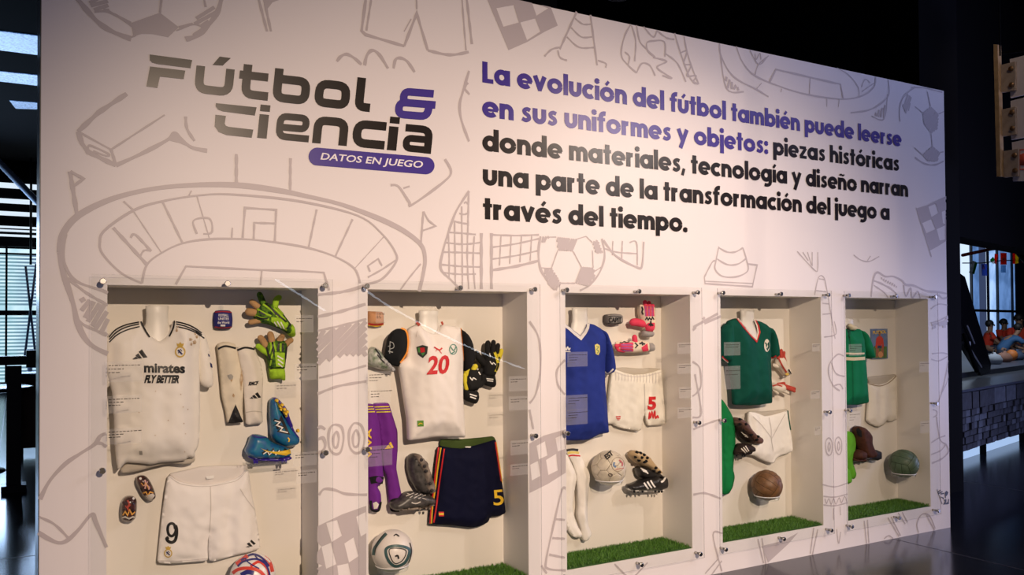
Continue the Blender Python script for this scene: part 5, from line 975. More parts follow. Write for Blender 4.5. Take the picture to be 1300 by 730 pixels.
for hh, pp in ((hs, [(408,440),(430,452),(458,436)]), (hs2, [(42,440),(62,462),(88,480)])): prt('cuff_trim', hh, M_red, t, [(K(G2, pp), 1.6)]); prt('cuff_white', hh, M_creamt, t, [(K(G2, [(a, b+9) for a, b in pp]), 1.0)])
M_rw = cl('red_white_glove', (.62, .55, .48), col2=(.55, .08, .05), nscale=45); M_rf = cl('red_finger', (.48, .07, .05))
t, h = glove('red and cream old goalkeeper glove, upper one beside the green sleeve', K(G2, [(470,450),(510,440),(530,480),(555,530),(575,575),(550,590),(520,580),(490,540),(455,510)]),
 [(K(G2, [(480,470),(468,425),(470,400)]), .015, M_rf), (K(G2, [(500,460),(495,420),(498,395)]), .014, M_rf), (K(G2, [(518,465),(515,430),(518,412)]), .014, M_rf), (K(G2, [(528,480),(522,455)]), .013, M_rf), (K(G2, [(470,520),(440,510)]), .015, M_creamt, 1)],
 K(G2, [(520,570),(560,540),(580,570),(555,592),(525,592)]), (M_creamt, M_rf, M_creamt), Y=.225)
prt('red_stripe', h, M_rf, t, [(K(G2, [(480,460),(510,520),(540,565)]), 2.0)]); prt('gold_patch', flatpl(.19), M_gold, t, fills=[K(G2, [(525,575),(548,565),(560,580),(540,590)])]); prt('black_edge', flatpl(.188), M_black, t, [(K(G2, [(555,540),(575,575)]), 1.5)])
t, h = glove('red and cream old goalkeeper glove, lower one lying flat', K(G2, [(425,665),(460,650),(510,650),(530,680),(520,715),(480,725),(430,700)]),
 [(K(G2, [(500,655),(550,675),(600,690)]), .013, M_rf), (K(G2, [(510,680),(560,690),(598,708)]), .013, M_rf), (K(G2, [(470,655),(520,648)]), .012, M_rf), (K(G2, [(510,705),(550,722)]), .013, M_creamt), (K(G2, [(440,700),(470,725)]), .013, M_creamt, 1)],
 None, (M_creamt, M_rf, M_creamt), Y=.225)
prt('red_stripe', h, M_rf, t, [(K(G2, [(430,668),(470,660),(505,672)]), 1.6)])
# green sock, boots, shorts, ball
t = thing('football_sock', ctr(K(G3, [(38,40),(100,670)]), .25), 'long dark green football sock beside the brown boots', 'sock')
px = K(G3, [(0,20),(38,40),(75,95),(105,150),(120,220),(124,320),(115,420),(108,500),(120,550),(105,620),(82,660),(50,670),(30,640),(10,500),(0,300)])
h = puff('sock_leg', px, cl('green_wool', (.006, .19, .05), bump=.3), t, .25, .028, .03, .025, cloth(.007, 70, 1)); pin(t, (925, 560), .27); prt('fold_shade', h, cl('green_wool_shade', (.008, .17, .05)), t, [(K(G3, [(50,180),(52,300),(50,420),(60,500)]), 1.4), (K(G3, [(70,520),(60,560),(55,620)]), 1.1)])  # fold shade painted as thin darker green lines
M_brb = mat('brown_black_leather', (.035, .020, .016), .6, spec=.25, noise=.4, nscale=30); M_brs = mat('brown_sole', (.13, .065, .05), .5)
t, h, hs_ = boot('old brown football boot turned sole outward, upper of the pair', K(G3, [(118,190),(130,230),(160,290),(200,320),(230,325),(250,300),(210,240),(160,190)]), K(G3, [(115,160),(140,155),(180,185),(200,220),(240,265),(278,285),(283,315),(262,340),(235,330),(200,280),(150,235),(120,200)]), K(G3, [(150,168),(188,200),(172,240),(270,282),(262,302),(150,200),(225,270)]), M_brb, M_brs, M_blackc, Y=.235, studface=True, ts=.06, Ysole=.225)
prt('pale_stripe', h, M_creamt, t, [(K(G3, q), 1.1) for q in ([(162,252),(182,272)], [(175,265),(200,278)], [(185,280),(208,288)])])
t, h, hs_ = boot('old black football boot with three cream stripes, lower of the pair', K(G3, [(120,380),(150,330),(200,330),(240,345),(242,385),(200,395),(160,400),(122,402)]), K(G3, [(122,385),(170,395),(240,385),(230,400),(170,408),(122,405)]), [(K(G3, [(x, 402)])[0], K(G3, [(x, 415)])[0]) for x in (130, 170, 185)], M_brb, M_brb, M_blackc, Y=.215)
for i in range(3): prt('cream_stripe', h, M_creamt, t, [(K(G3, [(162+i*14, 362-i*9), (180+i*12, 380-i*7), (193+i*10, 396-i*8)]), 1.3)])
t, h = shorts('plain white football shorts with a dark green side line', K(G3, [(215,118),(260,125),(320,150),(360,145),(420,128),(468,112),(480,200),(498,300),(505,378),(470,395),(430,405),(395,425),(378,462),(350,455),(300,435),(260,412),(215,402),(240,350),(225,250),(212,180)]), cl('chalk_cotton', (.90, .87, .83)), K(G3, [(215,115),(300,118),(380,112),(466,100),(468,125),(400,150),(330,155),(250,135)]), Y=.235, amp=.005)
prt('side_line', h, M_grn, t, [(K(G3, [(470,110),(480,180),(490,240)]), 1.4)]); prt('fly_seam', h, mat('seam_grey', (.6, .56, .54), .8), t, [(K(G3, [(345,155),(360,230),(362,300),(375,380)]), .8), (K(G3, [(240,150),(300,210),(360,290)]), .8), (K(G3, [(455,130),(410,210),(365,295)]), .8)])
def strips18(t, c, r, m, rot_):
    from mathutils import Euler
    R = Euler(rot_).to_matrix(); n = 8
    for ax in range(3):
        for sg in (1, -1):
            for k in range(3):
                V = []; Fc = []; u0, u1 = -1+2*k/3+.02, -1+2*(k+1)/3-.02
                for i in range(n+1):
                    for j in range(5):
                        a = -.975+1.95*i/n; b = u0+(u1-u0)*j/4; e = i in (0, n) or j in (0, 4)
                        p = [0, 0, 0]; p[ax] = sg; p[(ax+1) % 3] = math.tan(a*PI/4); p[(ax+2) % 3] = math.tan(b*PI/4)
                        V.append(Vector(c)+(R@Vector(p)).normalized()*r*(.975 if e else 1))
                Fc = [(i*5+j, i*5+j+1, (i+1)*5+j+1, (i+1)*5+j) if sg > 0 else (i*5+j, (i+1)*5+j, (i+1)*5+j+1, i*5+j+1) for i in range(n) for j in range(4)]
                mesh('panel', V, Fc, m, t, True)
t, c = ball('old brown leather football, the only brown one', (973.5, 616), .112, None, .17)
v, f = ballgeo(c, .108); mesh('bladder', v, f, mat('dark_seam', (.05, .025, .012), .8), t, True); strips18(t, c, .112, mat('brown_leather', (.22, .105, .04), .5, noise=.35, nscale=22, bump=.3, bscale=90), (.5, .3, .7))
holder(c, .112, 'clear holder carrying the brown leather football')
# ---------------- case 5
mannequin(4, (1077, 405), 6, (1080, 418), 'white mannequin neck above the bright green buttoned jersey')
M_g5 = cl('bright_green_cloth', (.006, .20, .085), noise=.12, nscale=9); M_cr5 = cl('cream_collar', (.75, .66, .45))
t = thing('football_shirt', ctr([(1075,513),(1101,512)], .2), 'bright green long jersey with cream collar and waist bands', 'shirt')
h = puff('shirt_body', K(H2, [(-10,235),(30,225),(60,240),(100,235),(135,228),(160,300),(170,380),(175,470),(185,600),(195,800),(110,815),(0,815),(-10,500)]), M_g5, t, .195, .065, .05, .03, cloth(.003, 50, 6))
hs = puff('sleeve', K(H2, [(125,228),(165,260),(195,330),(215,400),(225,462),(190,455),(170,420),(150,380),(135,300)]), M_g5, t, .205, .055, .03, .03)
puff('collar', K(H2, [(45,205),(60,185),(85,200),(125,215),(95,240),(65,238)]), M_cr5, t, .175, .02, .015, .02, step=.009)
pin(t, (1082, 450), .22); pin(t, (1082, 490), .22); pin(t, (1101, 440), .23)
prt('cream_band', h, M_cr5, t, [(K(H2, [(0,415),(80,420),(168,418)]), 2.2), (K(H2, [(0,455),(80,460),(172,455)]), 4.0)]); prt('button_placket', h, cl('dark_green_placket', (.006, .13, .06)), t, [(K(H2, [(48,240),(55,320),(62,400)]), 1.0), (K(H2, [(75,480),(78,600),(80,800)]), 1.0)]); prt('neck_dark', h, M_blackc, t, fills=[K(H2, [(30,225),(45,222),(58,245),(52,330),(42,260)])])
# magazine cover
t = thing('sports_magazine', ctr(K(H2, [(222,228),(342,462)]), .28), 'colour magazine cover of a player in red crouching over a ball', 'magazine')
q0, q1 = P(1106.5, 455.8, .285), P(1126.3, 417.3, .285); x0, x1, z0, z1 = q0[0], q1[0], q0[2], q1[2]
box('cover', x0, x1, .282, D_N-.0005, z0, z1, mat('cover_blue', (.10, .17, .36), .4, col2=(.18, .25, .42), nscale=14), t); h = flatpl(.282)
cv = lambda u, v: (1106.5+19.8*u, 417.6+38.2*v-.6*u)
prt('grass_print', h, mat('cover_green', (.10, .22, .06), .5, noise=.4, nscale=40), t, fills=[[cv(.02,.62),cv(.3,.55),(cv(.7,.58)),cv(.98,.6),cv(.98,.98),cv(.02,.98)]], lift=.0008)
prt('player_shirt', h, mat('cover_red', (.55, .05, .03), .5), t, fills=[[cv(.30,.32),cv(.42,.25),cv(.62,.25),cv(.75,.34),cv(.80,.62),cv(.68,.66),cv(.66,.50),cv(.60,.62),cv(.42,.62),cv(.38,.50),cv(.36,.66),cv(.24,.62)]], lift=.0012)
prt('player_skin', h, mat('cover_skin', (.30, .12, .06), .5), t, fills=[[cv(.46,.14),cv(.52,.11),cv(.58,.14),cv(.58,.22),cv(.52,.26),cv(.46,.22)], [cv(.28,.64),cv(.42,.62),cv(.50,.72),cv(.40,.95),cv(.30,.95)], [cv(.78,.64),cv(.64,.62),cv(.58,.72),cv(.68,.92),cv(.78,.92)]], lift=.0014)
prt('player_hair', h, M_black, t, fills=[[cv(.44,.15),cv(.52,.08),cv(.60,.15),cv(.52,.13)]], lift=.0018); prt('player_shorts', h, M_navy, t, fills=[[cv(.42,.56),cv(.60,.56),cv(.64,.66),cv(.52,.64),cv(.38,.66)]], lift=.0018)
prt('ball_print', h, mat('cover_orange', (.60, .28, .12), .5), t, fills=[[(cv(.58,.86)[0]+3.1*math.cos(a), cv(.58,.86)[1]+4*math.sin(a)) for a in np.linspace(0, 2*PI, 13)[:-1]]], lift=.002)
ptext('title_lettering', 'FUTBOL', h, cv(.08,.18), cv(.95,.16), cv(.08,.07), M_yel, t, .03, lift=.001)
t, h = shorts('cream cotton football shorts with a drooping waist, rightmost case', K(H2, [(190,640),(230,655),(290,662),(350,640),(400,600),(412,590),(418,640),(420,760),(418,930),(360,945),(345,930),(310,975),(270,985),(215,960),(190,935),(200,800)]), cl('cream_cotton', (.84, .78, .67)), K(H2, [(190,600),(260,592),(340,585),(408,578),(412,600),(350,650),(290,670),(210,655)]), Y=.26, t_=.02)
prt('waist_cord', h, mat('cord_brown', (.35, .27, .18), .8), t, [(K(H2, [(192,645),(230,660),(290,668),(350,647),(400,606),(412,588)]), 1.2)])
M_bro = mat('reddish_brown_leather', (.085, .028, .014), .65, spec=.25, noise=.4, nscale=25)
t, h, hs_ = boot('old high brown leather boot leaning upright in the rightmost case', K(H3, [(70,200),(85,185),(110,190),(135,215),(150,240),(148,280),(165,320),(185,340),(165,375),(130,380),(105,360),(85,290),(72,240)]), K(H3, [(110,370),(150,340),(180,325),(202,325),(203,380),(180,388),(150,378),(120,390)]), [], M_bro, mat('black_boot_sole', (.02, .018, .025), .5), Y=.235, t_=.06)
prt('boot_opening', h, M_blackc, t, fills=[K(H3, [(76,205),(90,195),(108,215),(112,250),(100,250),(84,235)])])
t, h, hs_ = boot('second old brown leather boot, lower and behind the leaning one', K(H3, [(68,340),(90,320),(120,330),(125,360),(110,388),(80,385),(66,370)]), K(H3, [(66,372),(90,380),(125,372),(120,392),(90,394),(68,386)]), [], M_bro, M_bro, Y=.22, t_=.05)
px = K(H3, [(0,220),(30,215),(55,225),(72,250),(76,300),(66,360),(58,400),(72,440),(80,470),(66,495),(50,490),(36,440),(20,400),(0,380)])
t = thing('football_sock', ctr(px, .25), 'bright lime green football sock, right of the pair in the rightmost case', 'sock'); h = puff('sock_leg', px, cl('lime_wool', (.13, .42, .03), bump=.3), t, .25, .026, .03, .025, cloth(.005, 70, 1)); pin(t, (1078, 570), .27)
px = K(H3, [(0,420),(30,430),(42,470),(46,505),(35,525),(10,520),(0,500)])
t = thing('football_sock', ctr(px, .25), 'lime green sock foot showing below the other lime sock', 'sock'); puff('sock_foot', px, cl('lime_wool', (.13, .42, .03), bump=.3), t, .24, .03, .03, .025); pin(t, (1075, 606), .26)
t, c = ball('old green painted leather football', (1147.5, 588.5), .115, None, .135)
v, f = ballgeo(c, .111); mesh('bladder', v, f, mat('dark_green_seam', (.025, .04, .02), .8), t, True); strips18(t, c, .115, mat('green_leather', (.10, .155, .085), .5, noise=.25, nscale=22, bump=.3, bscale=90), (.2, .9, .4))
holder(c, .115, 'clear holder carrying the green football')

# ================================================================== THE HALL AROUND
def wl(name, v, f, m): o = mesh(name, v, f, m); tag(o, None, None, None, 'structure'); return o
M_wdark = mat('dark_hall_wall', (.003, .0033, .0045), .9, spec=.05)
wl('wall_back', boxv(-14, 34, 29, 29.3, 0, 6.2), BF, M_wdark); wl('wall_right', boxv(33.7, 34, -10, 29, 0, 6.2), BF, M_wdark); wl('wall_left', boxv(-14, -13.7, -10, 29, 0, 6.2), BF, M_wdark); wl('wall_front', boxv(-13.7, 33.7, -10.3, -10, 0, 6.2), BF, M_wdark)
def pane_mat(name, c, s, c2=None, sc=2.):
    m = mat(name, (.02, .02, .03), .3); nt = m.node_tree; b = nt.nodes['Principled BSDF']
    tc = nt.nodes.new('ShaderNodeTexCoord'); n = nt.nodes.new('ShaderNodeTexNoise'); n.inputs['Scale'].default_value = sc; n.inputs['Detail'].default_value = 4
    r = nt.nodes.new('ShaderNodeValToRGB'); r.color_ramp.elements[0].position = .4; r.color_ramp.elements[1].position = .6; r.color_ramp.elements[0].color = (*(c2 or c), 1); r.color_ramp.elements[1].color = (*c, 1)
    nt.links.new(tc.outputs['Object'], n.inputs['Vector']); nt.links.new(n.outputs['Fac'], r.inputs['Fac']); nt.links.new(r.outputs['Color'], b.inputs['Emission Color']); b.inputs['Emission Strength'].default_value = s
    return m
M_day = pane_mat('daylight_pane', (.65, .85, .95), 1.3, (.4, .65, .75), 1.6)
M_strip = pane_mat('skylight_strip', (.75, .88, 1), 1.1); M_frame = mat('dark_window_frame', (.012, .014, .02), .5)
M_slat = pane_mat('lit_glass_louvre', (.22, .42, .50), 1.0, (.14, .22, .36), .9)
# left window wall at Y = 22
YW = 22.
wz = lambda y: P(25, y, YW)[2]
fw_ = wl('window_1', boxv(-11, 2.6, YW, YW+.05, .25, wz(316)), BF, M_day)
for px in (-150, -71, 8, 87): x = P(px, 400, YW)[0]; box('window_frame', x-.026, x+.026, YW-.12, YW-.03, .25, wz(310), M_frame, fw_)
for y, hh in ((395, .09), (399.5, .02), (322, .04), (322-14, .12)): z = wz(y); box('window_frame', -11, 2.6, YW-.11, YW-.04, z-hh, z+hh*.2, M_frame, fw_)
box('window_sill', -11, 2.6, YW-.3, YW, 0, .25, M_frame, fw_)
z = .32; i = 0
while z < wz(325):
    if abs(z-wz(396)) > .14: box('louvre_slat', -6.5, 1.6, YW-.07, YW-.03, z, z+.052, M_slat, fw_)
    z += .094
up_ = wl('wall_window_head', boxv(-13.7, 2.6, YW+.06, YW+.3, wz(318), 6.2), BF, M_wdark)
for j, (ya, yb) in enumerate(((233, 239.5), (253, 258.7), (269, 274.2), (287.5, 290), (292, 294.5), (298, 300.6), (307, 309.2))):
    o = box('window_%d' % (j+2), -11, 2.6, YW, YW+.05, wz(yb), wz(ya), M_strip); o['kind'] = 'structure'
wl('wall_left_hall', boxv(2.6, 2.9, TH+.01, 29, 0, 6.2), BF, M_wdark)
t = thing('lattice_column', P(36, 480, YW-.5), 'pale crossed steel braces standing before the far left window', 'brace'); M_br = mat('pale_steel', (.45, .55, .80), .5, emis=(.3, .38, .7), estr=0)
for a, b in (((32.5, 338), (45.5, 455)), ((46, 335), (31.5, 452))): tube('brace', [P(*a, YW-.5), P(*b, YW-.5)], .03, M_br, t, 6, False)
base_ = P(38, 452, YW-.5); tube('post', [base_, (base_[0], base_[1], 0)], .06, M_br, t, 6, False); tp_ = P(39, 336, YW-.5); tube('post', [tp_, (tp_[0], tp_[1], 6.2)], .03, M_frame, t, 6, False)
t = thing('roof_brace', P(48, 256, 20), 'pale diagonal steel brace below the dark ceiling at left', 'brace'); tube('brace_bar', [P(-60, 145, 20), P(49, 258, 20)], .085, mat('light_blue_steel', (.5, .6, .75), .4, emis=(.25, .4, .6), estr=.0), t, 8, False)  # light-blue steel, emission off
q_ = P(-60, 145, 20); tube('hanger', [q_, (q_[0], q_[1], 6.2)], .03, M_frame, t, 6, False)
M_ceilglow = pane_mat('ceiling_daylight_glow', (.14, .27, .55), 1.1, (.03, .07, .2), 30)  # emission stands in for daylight falling on ceiling panels
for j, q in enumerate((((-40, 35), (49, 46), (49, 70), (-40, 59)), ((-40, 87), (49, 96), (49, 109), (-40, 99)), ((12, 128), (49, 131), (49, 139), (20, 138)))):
    v = [PZ(x, y, 6.185) for x, y in q]; o = mesh('window_%d' % (j+20), v+[p+np.array((0, 0, .012)) for p in v], BF, M_ceilglow); o['kind'] = 'structure'  # glowing ceiling panels imitating reflected daylight, not openings

# wooden stand and high round table at left
M_wood = mat('near_black_wood', (.014, .011, .011), .35, coat=.2)
t = thing('wooden_stand', (-.375, 5.86, 0), 'dark wooden stand with a square post and top rail at far left', 'stand')
z0 = P(20, 452, 5.86)[2]; box('post', -.445, -.31, 5.80, 5.93, 0, z0-.1, M_wood, t); box('foot', -.49, -.265, 5.75, 5.98, 0, .07, M_wood, t); box('top_rail', -1.6, -.20, 5.79, 5.94, z0-.09, z0, M_wood, t); box('rail_cap', -.27, -.18, 5.77, 5.96, z0-.12, z0+.06, M_wood, t)
box('post', -1.55, -1.42, 5.80, 5.93, 0, z0-.1, M_wood, t); box('foot', -1.6, -1.37, 5.75, 5.98, 0, .07, M_wood, t)
t = thing('round_high_table', (-.75, 7.4, 0), 'dark round high table behind the wooden stand', 'table')
zt = P(20, 490, 7.4)[2]; v, f = lathev((-.75, 7.4, zt-.05), [(.50, 0), (.56, .01), (.58, .03), (.58, .045), (.56, .05)], 32); mesh('tabletop', v, f, mat('dark_tabletop', (.03, .035, .05), .2), t, True)
v, f = lathev((-.75, 7.4, 0), [(.3, 0), (.28, .02), (.06, .05), (.05, .3), (.09, .55), (.06, zt-.2), (.14, zt-.05)], 20); mesh('pedestal', v, f, M_wood, t, True)
t = thing('wooden_cabinet', (-.02, 8.6, 0), 'brown wooden cabinet with a rounded top just left of the wall', 'cabinet')
zc = P(40, 478, 8.6)[2]; box('body', -.32, .30, 8.4, 8.8, .12, zc, mat('brown_wood', (.10, .045, .02), .5), t); v, f = lathev((0, 8.6, zc), [(.45, 0), (.45, .03), (.40, .05), (.2, .06)], 28); mesh('cap', v, f, mat('slate_top', (.06, .07, .10), .3), t, True)
for sx in (-.29, .27): box('leg', sx-.02, sx+.02, 8.42, 8.46, 0, .12, M_wood, t); box('leg', sx-.02, sx+.02, 8.74, 8.78, 0, .12, M_wood, t)
# ---- right: column, stone platform
wl('trim_1', boxv(7.30, 7.914, .87, 1.35, 0, 6.2), BF, M_dark)
S_ = np.array((9.534, 1.886, 0)); e_ = np.array((.968, .25, 0)); n_ = np.array((-.25, .968, 0))
def Rp(a, b, z): return S_+e_*a+n_*b+np.array((0, 0, z))
def rbox(a0, a1, b0, b1, z0, z1): return [Rp(a, b, z) for z in (z0, z1) for a, b in ((a0, b0), (a1, b0), (a1, b1), (a0, b1))]
def PL(x, y, b): d = ray(x, y); q = S_+n_*b; return C0+d*(np.dot(q-C0, n_)/np.dot(d, n_))
ztop = .87
plat = wl('floor_platform', join([(rbox(-2.2, 22, .05, 7.5, .14, ztop-.02), BF)])[0], BF, mat('platform_dark', (.05, .055, .07), .35, spec=.6))
M_st = mat('grey_stone', (.045, .05, .068), .75, noise=.5, nscale=9, bump=.5, bscale=40); M_st2 = mat('pale_stone', (.10, .115, .15), .75, noise=.4, nscale=9, bump=.5, bscale=40)
M_mort = mat('dark_mortar', (.012, .012, .015), .9)
mesh('mortar_bed', rbox(-2.2, 8, .02, .05, .14, ztop-.02), BF, M_mort, plat)
rs = random.Random(5); zc_ = .14; nst = 0
rows = [.078, .086, .07, .09, .08, .082]+[.212]
for j, hh in enumerate(rows):
    a = -1.3+rs.uniform(0, .1)
    while a < 5.2 and nst < 296:
        wd = rs.uniform(.09, .21) if j < 6 else rs.uniform(.22, .5); g = .009; pr = rs.uniform(-.025, .008)
        mesh('stone', rbox(a+g, a+wd-g*.3, pr, .03, zc_+g*.6, zc_+hh-g*.4), BF, M_st2 if rs.random() < .3 else M_st, plat); a += wd; nst += 1
    zc_ += hh
mesh('coping', rbox(-2.2, 8, -.03, .5, ztop-.02, ztop+.01), BF, mat('platform_edge', (.07, .08, .11), .3), plat)
mesh('base_light', rbox(-2.2, 8, .10, .13, .0, .13), BF, mat('platform_base_light', (.1, .1, .12), .4, emis=(.45, .65, 1), estr=.9), plat)
for a in (.9, 2.6, 4.4): mesh('base_post', rbox(a, a+.03, .02, .09, 0, .14), BF, M_dark, plat)
mesh('step', rbox(-2.2, 12, .9, 7.4, ztop-.02, ztop+.06), BF, mat('platform_step', (.06, .07, .1), .4), plat)
zf = PL(1262, 312, 0)[2]
wl('trim_2', rbox(-2.2, 24, -.1, .2, zf, 6.19), BF, M_dark)
# far window
BW = 6.5
def pq(x, y, b=BW): return PL(x, y, b)
zb_, zt_ = .9, pq(1262, 296)[2]+.6
def amm(px): p = pq(px, 400); return np.dot(p-S_, e_)
Mp = [pane_mat('pane_white_blue', (.65, .80, 1), 1.25), pane_mat('pane_mid_blue', (.11, .22, .48), 1.3, (.06, .13, .3), 1.2), pane_mat('pane_pale_blue', (.40, .60, .95), 1.3, (.22, .38, .70), 1.2), pane_mat('pane_deep_blue', (.055, .08, .17), .8), pane_mat('pane_white', (.9, .97, 1), 2)]
edges = [(1216, 1231, 0), (1231, 1243, 1), (1243, 1252, 3), (1253, 1256, 0), (1256.5, 1264, 2), (1264, 1283, 1), (1283.5, 1293, 1), (1293, 1312, 4), (1312, 1345, 1), (1345, 1375, 2)]
wn = wl('window_10', rbox(amm(1210), amm(1380), BW+.02, BW+.06, zb_, zt_), BF, M_dark)
for xa, xb, k in edges: mesh('pane', rbox(amm(xa), amm(xb), BW-.02, BW+.01, zb_, zt_), BF, Mp[k], wn)
for px in (1231.5, 1252.5, 1264.5, 1283.2, 1293, 1312): mesh('window_frame', rbox(amm(px)-.045, amm(px)+.045, BW-.1, BW-.03, zb_, zt_), BF, M_frame, wn)
zr = pq(1262, 395)[2]; mesh('window_frame', rbox(amm(1210), amm(1380), BW-.12, BW-.04, zr-.04, zr+.05), BF, M_frame, wn)
# flags
BFg = 5.6
def flag(label, cells, rot_=0):
    c = PL(*cells[0][0][0], BFg); t = thing('hanging_flag', c, label, 'flag', 'flags hung on the line by the far window')
    for name, q, m in [(('cloth', c_[0], c_[1])) for c_ in cells]:
        v = [PL(x, y, BFg) for x, y in q]; n = len(v)
        v2 = [p+n_*.01 for p in v]; fc = [tuple(range(n)), tuple(range(2*n-1, n-1, -1))]+[(i, i+n, (i+1) % n+n, (i+1) % n) for i in range(n)]
        mesh(name, v+v2, fc, m, t)
def fm(n, c):
    m = mat('flag_'+n, c, .7); nt = m.node_tree
    if 'Translucent BSDF' not in nt.nodes:
        tr = nt.nodes.new('ShaderNodeBsdfTranslucent'); tr.inputs[0].default_value = (*c, 1); mx = nt.nodes.new('ShaderNodeMixShader'); mx.inputs[0].default_value = .8
        out = nt.nodes['Material Output']; nt.links.new(nt.nodes['Principled BSDF'].outputs[0], mx.inputs[1]); nt.links.new(tr.outputs[0], mx.inputs[2]); nt.links.new(mx.outputs[0], out.inputs[0])
    return m
Rf, Wf, Gf, Yf, Bf_ = fm('red', (.85, .06, .04)), fm('white', (.85, .87, .9)), fm('green', (.05, .35, .12)), fm('yellow', (.85, .6, .05)), fm('blue', (.2, .3, .75))
flag('small pale and green flag, leftmost on the line', [([(1235,331),(1238,332),(1234,348),(1230.5,346)], Wf), ([(1238,332),(1241,333.5),(1237,348),(1234,348)], Gf)])
flag('small light blue flag with a pink patch', [([(1246,335),(1253,335),(1253,350),(1247,350)], Bf_), ([(1247,336),(1250,336),(1250,342),(1247,342)], fm('pink', (.8, .4, .5)))])
flag('small green, white and red flag left of the cross flag', [([(1257,330),(1261,326),(1263,330),(1259,333)], Gf), ([(1259,333),(1263,330),(1265,334),(1261,335)], Wf), ([(1263,322),(1267,323),(1265,335.5),(1262.5,334)], Rf)])
flag('red flag with a white cross', [([(1270.5,321),(1278,321),(1278,336),(1270.5,336)], Rf)])
c = PL(1274.3, 328, BFg-.03); t = thing('flag_cross', c, 'white cross on the red flag', 'flag cross')
for q in ([(1273.3,325.5),(1275.2,325.5),(1275.2,332),(1273.3,332)], [(1271.8,327.8),(1276.7,327.8),(1276.7,329.8),(1271.8,329.8)]): v = [PL(x, y, BFg-.012) for x, y in q]; mesh('cross_bar', v+[p+n_*.008 for p in v], BF, Wf, t)
flag('plain pale blue flag below the red cross flag', [([(1271,336.5),(1277,336.5),(1277,346),(1271,346)], fm('pale', (.4, .6, .8)))])
flag('yellow and red flag right of the cross flag', [([(1286,318),(1289,318),(1289,335),(1286,335)], Rf), ([(1289,318),(1293,319),(1293,334),(1289,335)], Yf)])
flag('red flag at the right edge of the picture', [([(1295,324),(1304,316),(1304,330),(1298,333)], Rf)])
t = thing('flag_line', PL(1262, 330, BFg+.05), 'thin dark cable carrying the small flags', 'cable'); tube('cable', [PL(1222, 334, BFg+.05), PL(1246, 334, BFg+.05), PL(1270, 331, BFg+.05), PL(1306, 330, BFg+.05)], .018, M_dark, t, 5, False)
t = thing('red_beam', PL(1262, 318, 5.2), 'thin dark red roof tube above the flags', 'beam'); tube('tube', [PL(1222, 324, 5.2), PL(1283, 311, 5.2)], .05, mat('dark_red_paint', (.25, .02, .02), .5, ), t, 6, False); tube('tube', [PL(1246, 318, 5.2), PL(1283, 315, 5.2)], .03, MATS['dark_red_paint'], t, 6, False)
t = thing('roof_strut', PL(1290, 316, 4.), 'thick black diagonal strut at the right edge', 'strut'); tube('bar', [PL(1278, 303, 4.), PL(1308, 338, 4.)], .09, M_dark, t, 6, False)
# people sitting on the platform
M_skin = mat('skin', (.30, .16, .10), .6); M_hair = mat('black_hair', (.012, .010, .010), .6); M_tee = mat('red_t_shirt', (.75, .05, .02), .8); M_jean = mat('dark_trousers', (.03, .035, .06), .8); M_bluet = mat('blue_t_shirt', (.04, .12, .26), .8); M_grey = mat('grey_t_shirt', (.30, .33, .38), .8)
def skin_mesh(name, verts, edges, radii, m, parent, root=0):
    me = bpy.data.meshes.new(name); base = np.array(root_loc(parent)); me.from_pydata([tuple(np.array(v)-base) for v in verts], edges, [])
    me.materials.append(m); o = bpy.data.objects.new(name, me); COL.objects.link(o); o.parent = parent
    md = o.modifiers.new('skin', 'SKIN'); md.use_smooth_shade = True
    for v, r in zip(me.skin_vertices[0].data, radii): v.radius = (r, r) if not isinstance(r, tuple) else r
    me.skin_vertices[0].data[root].use_root = True
    o.modifiers.new('sub', 'SUBSURF').levels = 1; o.modifiers['sub'].render_levels = 1; return o
